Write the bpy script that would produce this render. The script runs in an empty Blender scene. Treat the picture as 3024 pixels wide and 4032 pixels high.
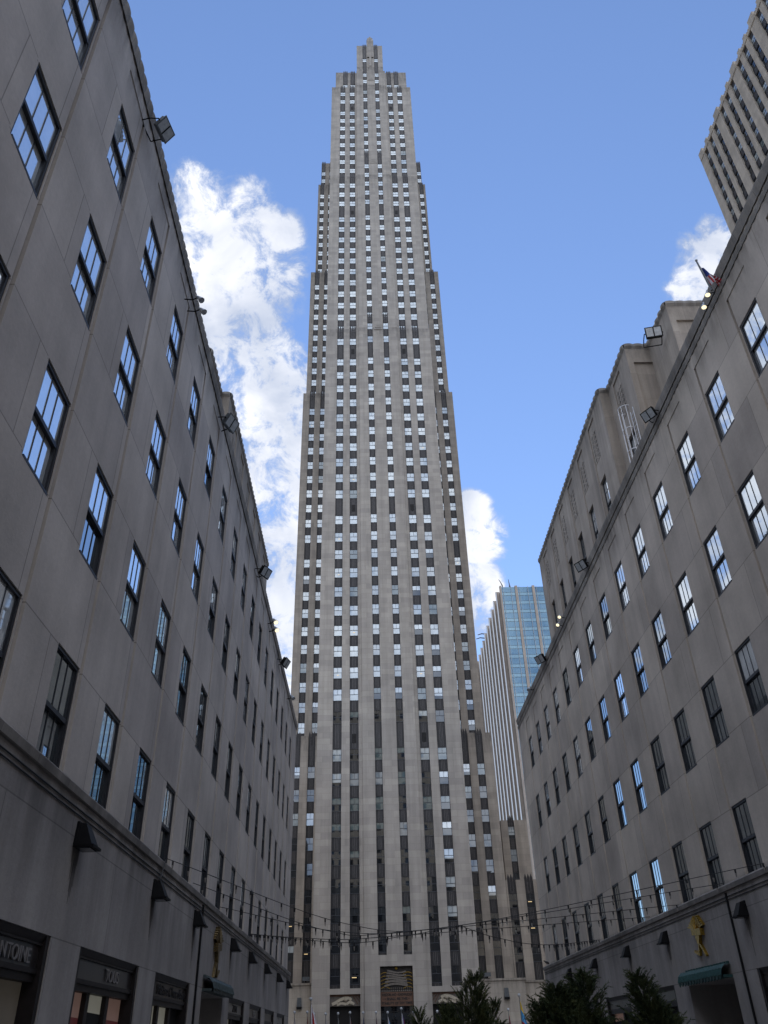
import bpy, math, random
from mathutils import Matrix, Vector
R = math.radians
rnd = random.Random(7)
sc = bpy.context.scene
COL = sc.collection

# ------------------------------------------------------------------ camera
cam = bpy.data.cameras.new("camera")
cam.sensor_fit = 'VERTICAL'; cam.sensor_height = 36.0
cam.lens = 3155 / 4032 * 36.0
cam.clip_start = 0.1; cam.clip_end = 6000
camo = bpy.data.objects.new("camera", cam); COL.objects.link(camo)
MR = [[0.999642, -0.013144, 0.023319], [-0.012138, 0.553867, 0.832516], [-0.023858, -0.832501, 0.553509]]
camo.matrix_world = Matrix(((MR[0][0], -MR[0][1], -MR[0][2], 0), (MR[1][0], -MR[1][1], -MR[1][2], 0),
                            (MR[2][0], -MR[2][1], -MR[2][2], 0), (0, 0, 0, 1)))
sc.camera = camo
G = -1.7      # ground level, the camera is the origin

# ------------------------------------------------------------------ view, sun, sky
sc.view_settings.view_transform = 'Standard'
sc.view_settings.look = 'None'
sc.view_settings.exposure = 0.5
sc.view_settings.gamma = 1.0
SUN_EL, SUN_AZ = 49.0, 2.0          # behind the tower, a touch to the right of the axis
sl = bpy.data.lights.new("sun", 'SUN'); sl.energy = 3.0; sl.angle = R(0.5); sl.color = (1, 0.95, 0.88)
so = bpy.data.objects.new("sun", sl); COL.objects.link(so)
sd = Vector((math.sin(R(SUN_AZ)) * math.cos(R(SUN_EL)), math.cos(R(SUN_AZ)) * math.cos(R(SUN_EL)), math.sin(R(SUN_EL))))
so.rotation_euler = sd.to_track_quat('Z', 'Y').to_euler()
so.location = sd * 500

world = bpy.data.worlds.new("World"); sc.world = world; world.use_nodes = True
nt = world.node_tree; nt.nodes.clear()
def N(tree, t, **kw):
    n = tree.nodes.new(t)
    for k, v in kw.items():
        if k == 'ins':
            for kk, vv in v.items(): n.inputs[kk].default_value = vv
        else: setattr(n, k, v)
    return n
def math_n(tree, op, a, b=None, c=None, clamp=False):
    n = tree.nodes.new('ShaderNodeMath'); n.operation = op; n.use_clamp = clamp
    for i, s in enumerate((a, b, c)):
        if s is None: continue
        if isinstance(s, (int, float)): n.inputs[i].default_value = s
        else: tree.links.new(s, n.inputs[i])
    return n.outputs[0]
sky = N(nt, 'ShaderNodeTexSky', sky_type='NISHITA', sun_disc=False, sun_elevation=R(SUN_EL), sun_rotation=R(SUN_AZ),
        altitude=0, air_density=1.0, dust_density=0.0, ozone_density=2.0)
bg1 = N(nt, 'ShaderNodeBackground', ins={'Strength': 0.125})
skc = N(nt, 'ShaderNodeVectorMath', operation='MULTIPLY'); skc.inputs[1].default_value = (0.93, 0.95, 1.05)
nt.links.new(sky.outputs[0], skc.inputs[0]); nt.links.new(skc.outputs[0], bg1.inputs[0])
tc = N(nt, 'ShaderNodeTexCoord')
dirv = tc.outputs['Generated']
BL = [(-0.185, 0.572, 0.799, 0.036), (-0.145, 0.584, 0.799, 0.038), (-0.169, 0.618, 0.768, 0.047), (-0.127, 0.63, 0.766, 0.047),
      (-0.108, 0.60, 0.79, 0.03), (-0.075, 0.735, 0.674, 0.026), (-0.08, 0.79, 0.61, 0.03), (-0.157, 0.675, 0.721, 0.058), (-0.115, 0.714, 0.691, 0.036),
      (-0.128, 0.754, 0.644, 0.062), (-0.108, 0.799, 0.592, 0.063), (-0.109, 0.85, 0.516, 0.051), (-0.131, 0.838, 0.53, 0.068),
      (-0.115, 0.89, 0.441, 0.036), (-0.098, 0.915, 0.391, 0.034), (-0.274, 0.696, 0.662, 0.125), (-0.255, 0.819, 0.515, 0.14),
      (0.138, 0.845, 0.516, 0.03), (0.125, 0.88, 0.457, 0.043), (0.15, 0.868, 0.475, 0.02), (0.128, 0.831, 0.541, 0.026),
      (0.392, 0.58, 0.714, 0.034), (0.373, 0.603, 0.705, 0.024), (0.383, 0.557, 0.737, 0.014),
      # the rest of the sky: cloud over the left roofs and behind the viewer, mirrored in the windows
      (-0.62, 0.62, 0.48, 0.33), (-0.75, 0.38, 0.55, 0.30), (-0.74, 0.42, 0.62, 0.24), (-0.92, -0.12, 0.36, 0.34),
      (-0.10, -0.80, 0.60, 0.42), (0.35, -0.70, 0.62, 0.33), (0.05, -0.45, 0.89, 0.30), (-0.5, -0.7, 0.5, 0.3),
      (0.1, -0.92, 0.38, 0.25)]
REAR = [(-0.10, -0.80, 0.60), (0.2, -0.6, 0.77), (0.0, -0.93, 0.36), (0.0, -0.30, 0.95), (-0.35, -0.45, 0.82), (0.4, -0.4, 0.82)]  # unseen cloud behind and above: mirrored in the tower, added to as fill light
cov = None
for (x, y, z, r) in BL:
    d = N(nt, 'ShaderNodeVectorMath', operation='DOT_PRODUCT'); nt.links.new(dirv, d.inputs[0])
    d.inputs[1].default_value = Vector((x, y, z)).normalized()
    mr = N(nt, 'ShaderNodeMapRange', interpolation_type='SMOOTHSTEP')
    nt.links.new(d.outputs['Value'], mr.inputs['Value'])
    mr.inputs['From Min'].default_value = math.cos(r * 1.75); mr.inputs['From Max'].default_value = math.cos(r * 0.35)
    cov = mr.outputs[0] if cov is None else math_n(nt, 'MAXIMUM', cov, mr.outputs[0])
def wnoise(scale, detail, rough, dist, off=(0, 0, 0)):
    m = N(nt, 'ShaderNodeMapping'); m.inputs['Location'].default_value = off
    nt.links.new(dirv, m.inputs[0])
    n = N(nt, 'ShaderNodeTexNoise', ins={'Scale': scale, 'Detail': detail, 'Roughness': rough, 'Distortion': dist})
    nt.links.new(m.outputs[0], n.inputs['Vector']); return n.outputs['Fac']
n1 = wnoise(23, 14, 0.68, 0.35)
n2 = wnoise(6.5, 6, 0.55, 0.3, (3, 1, 2))
d0 = math_n(nt, 'MULTIPLY', math_n(nt, 'SUBTRACT', n1, 0.5), 3.8)
d1 = math_n(nt, 'MULTIPLY', math_n(nt, 'SUBTRACT', n2, 0.5), 1.3)
dens = math_n(nt, 'ADD', math_n(nt, 'ADD', d0, d1), math_n(nt, 'MULTIPLY_ADD', cov, 1.25, -0.40))
cf = N(nt, 'ShaderNodeMapRange', interpolation_type='SMOOTHSTEP'); nt.links.new(dens, cf.inputs['Value'])
cf.inputs['From Min'].default_value = -0.12; cf.inputs['From Max'].default_value = 0.95
def soft(c, r0, r1):
    d = N(nt, 'ShaderNodeVectorMath', operation='DOT_PRODUCT'); nt.links.new(dirv, d.inputs[0]); d.inputs[1].default_value = Vector(c).normalized()
    mr = N(nt, 'ShaderNodeMapRange', interpolation_type='SMOOTHSTEP'); nt.links.new(d.outputs['Value'], mr.inputs['Value'])
    mr.inputs['From Min'].default_value = math.cos(r1); mr.inputs['From Max'].default_value = math.cos(r0); return mr.outputs[0]
gate = N(nt, 'ShaderNodeMapRange'); nt.links.new(cov, gate.inputs['Value']); gate.inputs['From Min'].default_value = 0.10; gate.inputs['From Max'].default_value = 0.4
cfm = math_n(nt, "MULTIPLY", cf.outputs[0], math_n(nt, 'MULTIPLY', gate.outputs[0], 0.97))
# thin high haze: over the right-hand sky, and an unseen milky deck behind the viewer, extended overhead to light the walls
cfm = math_n(nt, 'MAXIMUM', cfm, math_n(nt, 'MULTIPLY', soft((0.90, 0.10, 0.45), 0.2, 0.72), math_n(nt, 'MULTIPLY_ADD', n2, 0.7, 0.25)))
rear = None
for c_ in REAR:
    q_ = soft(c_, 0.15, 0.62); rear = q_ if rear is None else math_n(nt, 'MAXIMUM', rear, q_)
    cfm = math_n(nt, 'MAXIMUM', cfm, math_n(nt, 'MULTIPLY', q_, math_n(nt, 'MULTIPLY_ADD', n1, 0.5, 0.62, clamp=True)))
shade = wnoise(9, 7, 0.55, 0.5, (5, 5, 1))
cr = N(nt, 'ShaderNodeValToRGB'); nt.links.new(math_n(nt, 'ADD', math_n(nt, 'MULTIPLY', shade, 0.75), math_n(nt, 'MULTIPLY', cf.outputs[0], 0.3)), cr.inputs[0])
cr.color_ramp.elements[0].position = 0.50; cr.color_ramp.elements[0].color = (0.40, 0.47, 0.62, 1)
cr.color_ramp.elements[1].position = 0.84; cr.color_ramp.elements[1].color = (1.0, 1.0, 1.02, 1)
bg2 = N(nt, 'ShaderNodeBackground', ins={'Strength': 1.0}); nt.links.new(cr.outputs[0], bg2.inputs[0]); nt.links.new(math_n(nt, 'MULTIPLY_ADD', rear, 1.25, 0.85), bg2.inputs['Strength'])   # unseen rear cloud strengthened to lift the light on the walls
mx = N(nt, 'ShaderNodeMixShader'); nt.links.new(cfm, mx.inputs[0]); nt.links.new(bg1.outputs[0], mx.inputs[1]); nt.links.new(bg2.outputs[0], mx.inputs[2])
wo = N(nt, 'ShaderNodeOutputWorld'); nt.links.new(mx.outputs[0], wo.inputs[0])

# ------------------------------------------------------------------ materials
def mat(name):
    m = bpy.data.materials.new(name); m.use_nodes = True; t = m.node_tree
    return m, t, t.nodes['Principled BSDF']
def plain(name, col, rough=0.6, metal=0.0, var=0.12, scale=6.0, spec=0.5, emit=None):
    m, t, b = mat(name)
    tcn = N(t, 'ShaderNodeTexCoord'); nz = N(t, 'ShaderNodeTexNoise', ins={'Scale': scale, 'Detail': 4})
    t.links.new(tcn.outputs['Object'], nz.inputs['Vector'])
    r = N(t, 'ShaderNodeValToRGB'); t.links.new(nz.outputs['Fac'], r.inputs[0])
    r.color_ramp.elements[0].position = 0.3; r.color_ramp.elements[1].position = 0.7
    r.color_ramp.elements[0].color = (*[c * (1 - var) for c in col], 1); r.color_ramp.elements[1].color = (*[min(1, c * (1 + var)) for c in col], 1)
    t.links.new(r.outputs[0], b.inputs['Base Color'])
    b.inputs['Roughness'].default_value = rough; b.inputs['Metallic'].default_value = metal
    b.inputs['Specular IOR Level'].default_value = spec
    if emit: b.inputs['Emission Color'].default_value = (*emit[:3], 1); b.inputs['Emission Strength'].default_value = emit[3]
    return m
def stone(name, col, bw, bh, mortar=0.012, bvar=0.08, joint=0.72, soot=(), streak=0.25, uoff=(0, 0), blotch=0.16):
    m, t, b = mat(name); L = t.links
    uv = N(t, 'ShaderNodeTexCoord').outputs['UV']
    mp = N(t, 'ShaderNodeMapping'); mp.inputs['Location'].default_value = (*uoff, 0); L.new(uv, mp.inputs[0])
    br = N(t, 'ShaderNodeTexBrick', offset=0.5, ins={'Scale': 1.0, 'Mortar Size': mortar, 'Mortar Smooth': 0.3, 'Bias': 0.0, 'Brick Width': bw, 'Row Height': bh})
    L.new(mp.outputs[0], br.inputs['Vector'])
    br.inputs['Color1'].default_value = (1 + bvar * 0.6, 1 + bvar * 0.6, 1 + bvar * 0.5, 1)
    br.inputs['Color2'].default_value = (1 - bvar, 1 - bvar, 1 - bvar * 0.9, 1)
    br.inputs['Mortar'].default_value = (joint, joint, joint, 1)
    def noise(sx, sy, scale, detail, rough=0.55, off=0.0):
        mm = N(t, 'ShaderNodeMapping'); mm.inputs['Scale'].default_value = (sx, sy, 1); mm.inputs['Location'].default_value = (off, off, 0)
        L.new(uv, mm.inputs[0])
        n = N(t, 'ShaderNodeTexNoise', ins={'Scale': scale, 'Detail': detail, 'Roughness': rough}); L.new(mm.outputs[0], n.inputs['Vector'])
        return n.outputs['Fac']
    def rng(s, a, bb, lo, hi):
        n = N(t, 'ShaderNodeMapRange'); L.new(s, n.inputs['Value'])
        for k, v in (('From Min', a), ('From Max', bb), ('To Min', lo), ('To Max', hi)): n.inputs[k].default_value = v
        return n.outputs[0]
    big = rng(noise(1, 1, 0.35, 5), 0.3, 0.7, 1 - blotch, 1 + blotch * 0.7)
    fine = rng(noise(1, 1, 9, 6, 0.65, 4), 0.3, 0.7, 0.94, 1.05)
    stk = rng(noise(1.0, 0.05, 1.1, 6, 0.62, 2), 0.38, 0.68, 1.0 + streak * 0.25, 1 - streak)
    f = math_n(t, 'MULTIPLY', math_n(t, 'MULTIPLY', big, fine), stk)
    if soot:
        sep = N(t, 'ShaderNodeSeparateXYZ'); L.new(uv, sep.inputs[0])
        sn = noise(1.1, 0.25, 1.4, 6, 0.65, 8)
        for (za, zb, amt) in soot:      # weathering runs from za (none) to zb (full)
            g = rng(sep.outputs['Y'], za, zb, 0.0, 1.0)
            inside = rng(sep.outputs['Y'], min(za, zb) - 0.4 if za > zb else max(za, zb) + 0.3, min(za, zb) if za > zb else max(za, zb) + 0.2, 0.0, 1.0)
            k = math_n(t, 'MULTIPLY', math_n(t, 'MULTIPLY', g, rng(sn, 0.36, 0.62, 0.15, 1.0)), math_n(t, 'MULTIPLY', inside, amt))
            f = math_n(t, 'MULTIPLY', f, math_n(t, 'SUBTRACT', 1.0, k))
    mxx = N(t, 'ShaderNodeVectorMath', operation='SCALE'); L.new(br.outputs['Color'], mxx.inputs[0]); L.new(f, mxx.inputs['Scale'])
    ml = N(t, 'ShaderNodeVectorMath', operation='MULTIPLY'); L.new(mxx.outputs[0], ml.inputs[0]); ml.inputs[1].default_value = col
    L.new(ml.outputs[0], b.inputs['Base Color'])
    b.inputs['Roughness'].default_value = 0.85; b.inputs['Specular IOR Level'].default_value = 0.3
    bp = N(t, 'ShaderNodeBump', ins={'Strength': 0.25, 'Distance': 0.02}); L.new(noise(1, 1, 14, 5, 0.6, 3), bp.inputs['Height'])
    L.new(bp.outputs[0], b.inputs['Normal'])
    return m
def glass(name, back, refl=0.32, tint=(0.86, 0.93, 1.0), rough=0.02, wav=0.0, emit=0.0):
    """window glass with whatever hangs behind it: a diffuse backing under a partly mirroring pane"""
    m, t, b = mat(name); L = t.links; t.nodes.remove(b)
    out = t.nodes['Material Output']
    tcn = N(t, 'ShaderNodeTexCoord'); nz = N(t, 'ShaderNodeTexNoise', ins={'Scale': 1.3, 'Detail': 3}); L.new(tcn.outputs['Object'], nz.inputs['Vector'])
    rp = N(t, 'ShaderNodeValToRGB'); L.new(nz.outputs['Fac'], rp.inputs[0])
    rp.color_ramp.elements[0].position = 0.35; rp.color_ramp.elements[1].position = 0.65
    rp.color_ramp.elements[0].color = (*[c * 0.8 for c in back], 1); rp.color_ramp.elements[1].color = (*[c * 1.15 for c in back], 1)
    df = N(t, 'ShaderNodeBsdfDiffuse'); L.new(rp.outputs[0], df.inputs['Color'])
    gl = N(t, 'ShaderNodeBsdfGlossy', ins={'Color': (*tint, 1), 'Roughness': rough})
    if wav:
        n2_ = N(t, 'ShaderNodeTexNoise', ins={'Scale': 0.9, 'Detail': 1}); L.new(tcn.outputs['Object'], n2_.inputs['Vector'])
        bp = N(t, 'ShaderNodeBump', ins={'Strength': wav, 'Distance': 0.05}); L.new(n2_.outputs['Fac'], bp.inputs['Height']); L.new(bp.outputs[0], gl.inputs['Normal'])
    lw = N(t, 'ShaderNodeFresnel', ins={'IOR': 1.5})
    fac = math_n(t, 'MULTIPLY_ADD', lw.outputs[0], 1.0 - refl, refl, clamp=True)
    ms = N(t, 'ShaderNodeMixShader'); L.new(fac, ms.inputs[0]); L.new(df.outputs[0], ms.inputs[1]); L.new(gl.outputs[0], ms.inputs[2])
    L.new(ms.outputs[0], out.inputs[0])
    return m
LIME = (0.40, 0.355, 0.305)
M = {}
M['stone_tower'] = stone('stone_tower', (0.375, 0.345, 0.312), 2.4, 0.94, 0.016, 0.13, 0.74, streak=0.16, blotch=0.12, soot=((127.5, 131.5, .35), (184, 188.8, .4), (227, 233.5, .45), (236, 244.6, .5), (246, 262, .4), (6, 2, .15)))
M['stone_wing'] = stone('stone_wing', (0.335, 0.30, 0.262), 2.4, 0.94, 0.016, 0.12, 0.76, streak=0.22, blotch=0.14, soot=((39, 43.7, .5), (122, 127.2, .4), (168, 172.8, .4), (216, 221, .45), (231, 236.9, .45)))
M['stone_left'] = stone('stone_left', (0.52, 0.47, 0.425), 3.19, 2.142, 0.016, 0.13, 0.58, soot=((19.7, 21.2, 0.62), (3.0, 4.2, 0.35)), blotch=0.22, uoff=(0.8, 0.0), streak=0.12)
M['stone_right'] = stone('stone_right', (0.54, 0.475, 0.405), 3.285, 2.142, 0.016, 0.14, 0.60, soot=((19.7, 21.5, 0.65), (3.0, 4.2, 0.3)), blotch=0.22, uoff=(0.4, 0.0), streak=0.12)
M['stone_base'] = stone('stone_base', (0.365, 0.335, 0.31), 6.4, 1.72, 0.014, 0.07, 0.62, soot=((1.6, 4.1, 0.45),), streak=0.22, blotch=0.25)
M['stone_coping'] = stone('stone_coping', (0.25, 0.23, 0.21), 1.6, 2.0, 0.012, 0.12, 0.7, streak=0.45, blotch=0.3)
M['stone_pent'] = stone('stone_pent', (0.37, 0.325, 0.28), 3.0, 1.9, 0.012, 0.09, 0.8, soot=((32.4, 34.4, 0.5),), streak=0.3, blotch=0.2)
M['stone_low'] = stone('stone_low', (0.40, 0.36, 0.31), 2.4, 1.1, 0.014, 0.07, 0.75, soot=((5.2, 7.0, 0.45),), streak=0.25)
M['stone_tall'] = stone('stone_tall', (0.42, 0.37, 0.315), 2.2, 1.2, 0.012, 0.1, 0.85, streak=0.18)
M['stone_far'] = stone('stone_far', (0.42, 0.36, 0.31), 1.2, 4.45, 0.02, 0.06, 0.85, streak=0.1)
M['alu'] = plain('spandrel_metal', (0.024, 0.022, 0.024), 0.6, 0.1, 0.3, 3.0)
M['alu_rib'] = plain('spandrel_rib_metal', (0.085, 0.08, 0.08), 0.55, 0.2, 0.35, 5.0)
M['frame'] = plain('window_frame_paint', (0.035, 0.04, 0.05), 0.5, 0.0, 0.2)
M['frame_side'] = plain('sash_paint', (0.022, 0.024, 0.030), 0.5, 0.0, 0.2)
M['bronze'] = plain('dark_bronze', (0.022, 0.018, 0.018), 0.5, 0.2, 0.25, spec=0.3)
M['black'] = plain('black_metal', (0.004, 0.004, 0.005), 0.6, 0.0, 0.2, spec=0.2)
M['greymetal'] = plain('grey_metal', (0.10, 0.11, 0.12), 0.5, 0.5, 0.2)
M['whitemetal'] = plain('white_painted_metal', (0.62, 0.63, 0.66), 0.5, 0.0, 0.1)
M['lens'] = plain('lamp_lens', (0.05, 0.055, 0.06), 0.2, 0.0, 0.2)
M['lens_grey'] = plain('lamp_glass_grey', (0.38, 0.40, 0.42), 0.25, 0.0, 0.2)
M['lit'] = plain('lit_lamp', (0.9, 0.8, 0.6), 0.4, emit=(1.0, 0.86, 0.55, 1.0))
M['gold'] = plain('gilding', (0.42, 0.27, 0.05), 0.38, 0.85, 0.4, 14)
M['teal'] = plain('verdigris_copper', (0.025, 0.075, 0.072), 0.55, 0.2, 0.35, 12)
M['teal_dull'] = plain('weathered_copper', (0.055, 0.075, 0.075), 0.6, 0.1, 0.35, 12)
M['gold_dull'] = plain('tarnished_gilding', (0.16, 0.115, 0.05), 0.5, 0.6, 0.4, 14)
M['cable'] = plain('cable_rubber', (0.012, 0.012, 0.013), 0.6)
M['bulb'] = plain('bulb_glass', (0.30, 0.28, 0.26), 0.15, 0.0, 0.3)
M['dark'] = plain('dark_interior', (0.010, 0.009, 0.009), 0.9)
M['asphalt'] = plain('asphalt', (0.05, 0.05, 0.052), 0.9)
M['paving'] = stone('paving', (0.22, 0.21, 0.20), 1.2, 0.6, 0.01, 0.1, 0.6, streak=0.0)
M['granite'] = plain('granite', (0.16, 0.15, 0.15), 0.6, 0.0, 0.3, 30)
M['soil'] = plain('soil', (0.03, 0.022, 0.016), 0.95)
M['bark'] = plain('bark', (0.06, 0.042, 0.03), 0.9, 0, 0.3, 20)
def foliage(name, a, b_):
    m, t, b = mat(name); L = t.links
    oi = N(t, 'ShaderNodeTexCoord'); nz = N(t, 'ShaderNodeTexNoise', ins={'Scale': 5.0, 'Detail': 5}); L.new(oi.outputs['Object'], nz.inputs['Vector'])
    r = N(t, 'ShaderNodeValToRGB'); L.new(nz.outputs['Fac'], r.inputs[0])
    r.color_ramp.elements[0].position = 0.36; r.color_ramp.elements[1].position = 0.66
    r.color_ramp.elements[0].color = (*a, 1); r.color_ramp.elements[1].color = (*b_, 1)
    L.new(r.outputs[0], b.inputs['Base Color']); b.inputs['Roughness'].default_value = 0.7
    b.inputs['Specular IOR Level'].default_value = 0.2
    return m
M['needle'] = foliage('juniper_needles', (0.04, 0.064, 0.03), (0.12, 0.13, 0.05))
M['needle2'] = foliage('dark_juniper_needles', (0.03, 0.05, 0.027), (0.09, 0.105, 0.04))
# tower panes
M['p_white'] = glass('pane_white_blind', (0.43, 0.48, 0.50), 0.17)
M['p_pale'] = glass('pane_pale_blind', (0.36, 0.41, 0.43), 0.16)
M['p_grey'] = glass('pane_grey_shade', (0.25, 0.28, 0.30), 0.14)
M['p_dark'] = glass('pane_clear_dark', (0.010, 0.011, 0.013), 0.07)
M['p_green'] = glass('pane_green_tint', (0.09, 0.12, 0.12), 0.09)
M['p_amber'] = plain('ceiling_lamp_strip', (0.8, 0.6, 0.3), 0.5, emit=(1.0, 0.72, 0.35, 0.35))
M['side_pane'] = glass('sash_pane', (0.03, 0.035, 0.038), 0.34, (0.84, 0.93, 1.0), 0.015, 0.05)
M['side_curtain'] = glass('sash_pane_curtain', (0.80, 0.82, 0.82), 0.60, (0.88, 0.95, 1.0), 0.015, 0.06)
M['cw_glass'] = glass('curtain_wall_glass', (0.018, 0.065, 0.11), 0.15, (0.42, 0.64, 0.85), 0.03, 0.08)
M['cw_spandrel'] = glass('curtain_wall_spandrel', (0.06, 0.13, 0.17), 0.17, (0.5, 0.72, 0.88), 0.06, 0.05)
M['mirror'] = plain('polished_steel', (0.60, 0.63, 0.66), 0.28, 1.0, 0.06)
M['rail'] = plain('brushed_rail', (0.42, 0.46, 0.50), 0.5, 0.0, 0.1)
M['stain'] = plain('stained_limestone', (0.11, 0.10, 0.092), 0.9, 0.0, 0.45, 3.0)
M['terra'] = plain('relief_terracotta', (0.115, 0.06, 0.038), 0.7, 0, 0.25, 4)
M['relief_dark'] = plain('relief_dark_bronze', (0.022, 0.018, 0.016), 0.5, 0.3, 0.3, 4)
M['relief_stone'] = plain('relief_grey_stone', (0.15, 0.132, 0.115), 0.8, 0, 0.15, 4)
M['relief_pale'] = plain('relief_pale_stone', (0.42, 0.37, 0.29), 0.8, 0, 0.12, 4)
M['lettering_dark'] = plain('dark_letters', (0.012, 0.01, 0.01), 0.6)
M['lettering_grey'] = plain('metal_letters', (0.24, 0.225, 0.22), 0.4, 0.2)
M['shop_warm'] = plain('shop_display_buff', (0.16, 0.14, 0.115), 0.7, 0, 0.3, 0.7, emit=(0.30, 0.26, 0.20, 0.04))  # shop displays here glow faintly, standing in for lit interiors
M['shop_pink'] = plain('shop_wall_pink', (0.30, 0.19, 0.16), 0.7, 0, 0.15, 1, emit=(0.4, 0.25, 0.2, 0.10))
M['shop_red'] = plain('shop_panel_red', (0.12, 0.03, 0.028), 0.5, 0, 0.25, 2, emit=(0.2, 0.05, 0.05, 0.08))
M['shop_cream'] = plain('shop_wall_cream', (0.30, 0.29, 0.24), 0.6, 0, 0.1, 1, emit=(0.3, 0.29, 0.24, 0.2))
M['sign_dark'] = plain('sign_panel_dark', (0.03, 0.026, 0.026), 0.3, 0.0, 0.35, 1.2)
M['sign_brown'] = plain('sign_bronze', (0.11, 0.095, 0.085), 0.45, 0.4, 0.25, 5)
M['sign_pale'] = plain('sign_buff', (0.20, 0.18, 0.155), 0.5, 0.1, 0.15, 5)
for nm, c in dict(red=(0.42, 0.02, 0.025), white=(0.62, 0.60, 0.64), blue=(0.03, 0.06, 0.28), sky=(0.08, 0.32, 0.62), yellow=(0.68, 0.5, 0.05), purple=(0.07, 0.03, 0.12), brown=(0.20, 0.09, 0.05), green=(0.03, 0.16, 0.05)).items():
    M['f_' + nm] = plain('flag_cloth_' + nm, c, 0.85, 0, 0.1, 5)
M['feather'] = plain('feathers', (0.05, 0.045, 0.045), 0.8, 0, 0.3, 40)

# ------------------------------------------------------------------ mesh building
class MB:
    def __init__(s): s.v = []; s.f = []; s.m = []; s.c = {}
    def quad(s, *p, m=0):
        i = len(s.v); s.v += [tuple(q) for q in p]; s.f.append(tuple(range(i, i + len(p)))); s.m.append(m)
    def box(s, x0, x1, y0, y1, z0, z1, m=0):
        if x0 > x1: x0, x1 = x1, x0
        if y0 > y1: y0, y1 = y1, y0
        i = len(s.v)
        s.v += [(x0, y0, z0), (x1, y0, z0), (x1, y1, z0), (x0, y1, z0), (x0, y0, z1), (x1, y0, z1), (x1, y1, z1), (x0, y1, z1)]
        for f in ((0, 3, 2, 1), (4, 5, 6, 7), (0, 1, 5, 4), (1, 2, 6, 5), (2, 3, 7, 6), (3, 0, 4, 7)):
            s.f.append(tuple(i + k for k in f)); s.m.append(m)
    def prism(s, pts, ext, m=0):
        n = len(pts); i = len(s.v); e = Vector(ext)
        s.v += [tuple(p) for p in pts] + [tuple(Vector(p) + e) for p in pts]
        s.f.append(tuple(range(i, i + n))[::-1]); s.m.append(m)
        s.f.append(tuple(range(i + n, i + 2 * n))); s.m.append(m)
        for k in range(n):
            s.f.append((i + k, i + (k + 1) % n, i + n + (k + 1) % n, i + n + k)); s.m.append(m)
    def tube(s, path, r, n=6, m=0, r1=None, cap=True):
        path = [Vector(p) for p in path]; base = len(s.v); L = len(path)
        for k, p in enumerate(path):
            d = (path[min(k + 1, L - 1)] - path[max(k - 1, 0)])
            d = d.normalized() if d.length > 1e-9 else Vector((0, 0, 1))
            a = d.cross(Vector((0, 0, 1)))
            if a.length < 1e-3: a = d.cross(Vector((1, 0, 0)))
            a.normalize(); b = d.cross(a)
            rr = r if r1 is None else r + (r1 - r) * k / max(1, L - 1)
            for q in range(n):
                t = 2 * math.pi * q / n; s.v.append(tuple(p + a * (rr * math.cos(t)) + b * (rr * math.sin(t))))
        for k in range(L - 1):
            for q in range(n):
                s.f.append((base + k * n + q, base + k * n + (q + 1) % n, base + (k + 1) * n + (q + 1) % n, base + (k + 1) * n + q)); s.m.append(m)
        if cap:
            s.f.append(tuple(base + q for q in range(n))); s.m.append(m)
            s.f.append(tuple(base + (L - 1) * n + q for q in range(n))); s.m.append(m)
    def ball(s, c, r, m=0, nu=10, nv=6, sz=1.0):
        base = len(s.v)
        for i in range(nv + 1):
            ph = math.pi * i / nv
            for j in range(nu):
                t = 2 * math.pi * j / nu
                s.v.append((c[0] + r * math.sin(ph) * math.cos(t), c[1] + r * math.sin(ph) * math.sin(t), c[2] + r * sz * math.cos(ph)))
        for i in range(nv):
            for j in range(nu):
                s.f.append((base + i * nu + j, base + i * nu + (j + 1) % nu, base + (i + 1) * nu + (j + 1) % nu, base + (i + 1) * nu + j)); s.m.append(m)
    def add(s, o, loc=(0, 0, 0), sc_=(1, 1, 1), rz=0.0, mmap=None):
        i = len(s.v); c_, s_ = math.cos(rz), math.sin(rz)
        for (x, y, z) in o.v:
            x, y, z = x * sc_[0], y * sc_[1], z * sc_[2]
            s.v.append((loc[0] + x * c_ - y * s_, loc[1] + x * s_ + y * c_, loc[2] + z))
        for f, m in zip(o.f, o.m):
            s.f.append(tuple(i + k for k in f)); s.m.append(m if mmap is None else mmap[m])
    def mesh(s, name, mats, smooth=False):
        me = bpy.data.meshes.new(name); me.from_pydata(s.v, [], s.f)
        for mm in mats: me.materials.append(mm)
        me.polygons.foreach_set('material_index', s.m)
        if smooth: me.polygons.foreach_set('use_smooth', [True] * len(s.f))
        uvl = me.uv_layers.new(name='UV').data
        for p in me.polygons:
            n = p.normal; ax, ay, az = abs(n.x), abs(n.y), abs(n.z)
            for li in p.loop_indices:
                co = me.vertices[me.loops[li].vertex_index].co
                uvl[li].uv = (co.x, co.y) if az > max(ax, ay) else ((co.y, co.z) if ax > ay else (co.x, co.z))
        me.update(); return me
    def build(s, name, mats, parent=None, loc=(0, 0, 0), rz=0.0, smooth=False):
        return obj(name, s.mesh(name, mats if isinstance(mats, (list, tuple)) else [mats], smooth), parent, loc, rz)
def obj(name, me, parent=None, loc=(0, 0, 0), rz=0.0, scale=(1, 1, 1)):
    o = bpy.data.objects.new(name, me); COL.objects.link(o)
    o.location = loc; o.rotation_euler = (0, 0, rz); o.scale = scale
    if parent: o.parent = parent
    return o
def tag(o, label, cat, group=None, kind=None):
    if label: o['label'] = label
    if cat: o['category'] = cat
    if group: o['group'] = group
    if kind: o['kind'] = kind
    return o
def thing(name, label, cat, loc=(0, 0, 0), rz=0.0, group=None):
    o = bpy.data.objects.new(name, None); COL.objects.link(o); o.empty_display_size = 0.3
    o.location = loc; o.rotation_euler = (0, 0, rz); return tag(o, label, cat, group)
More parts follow.
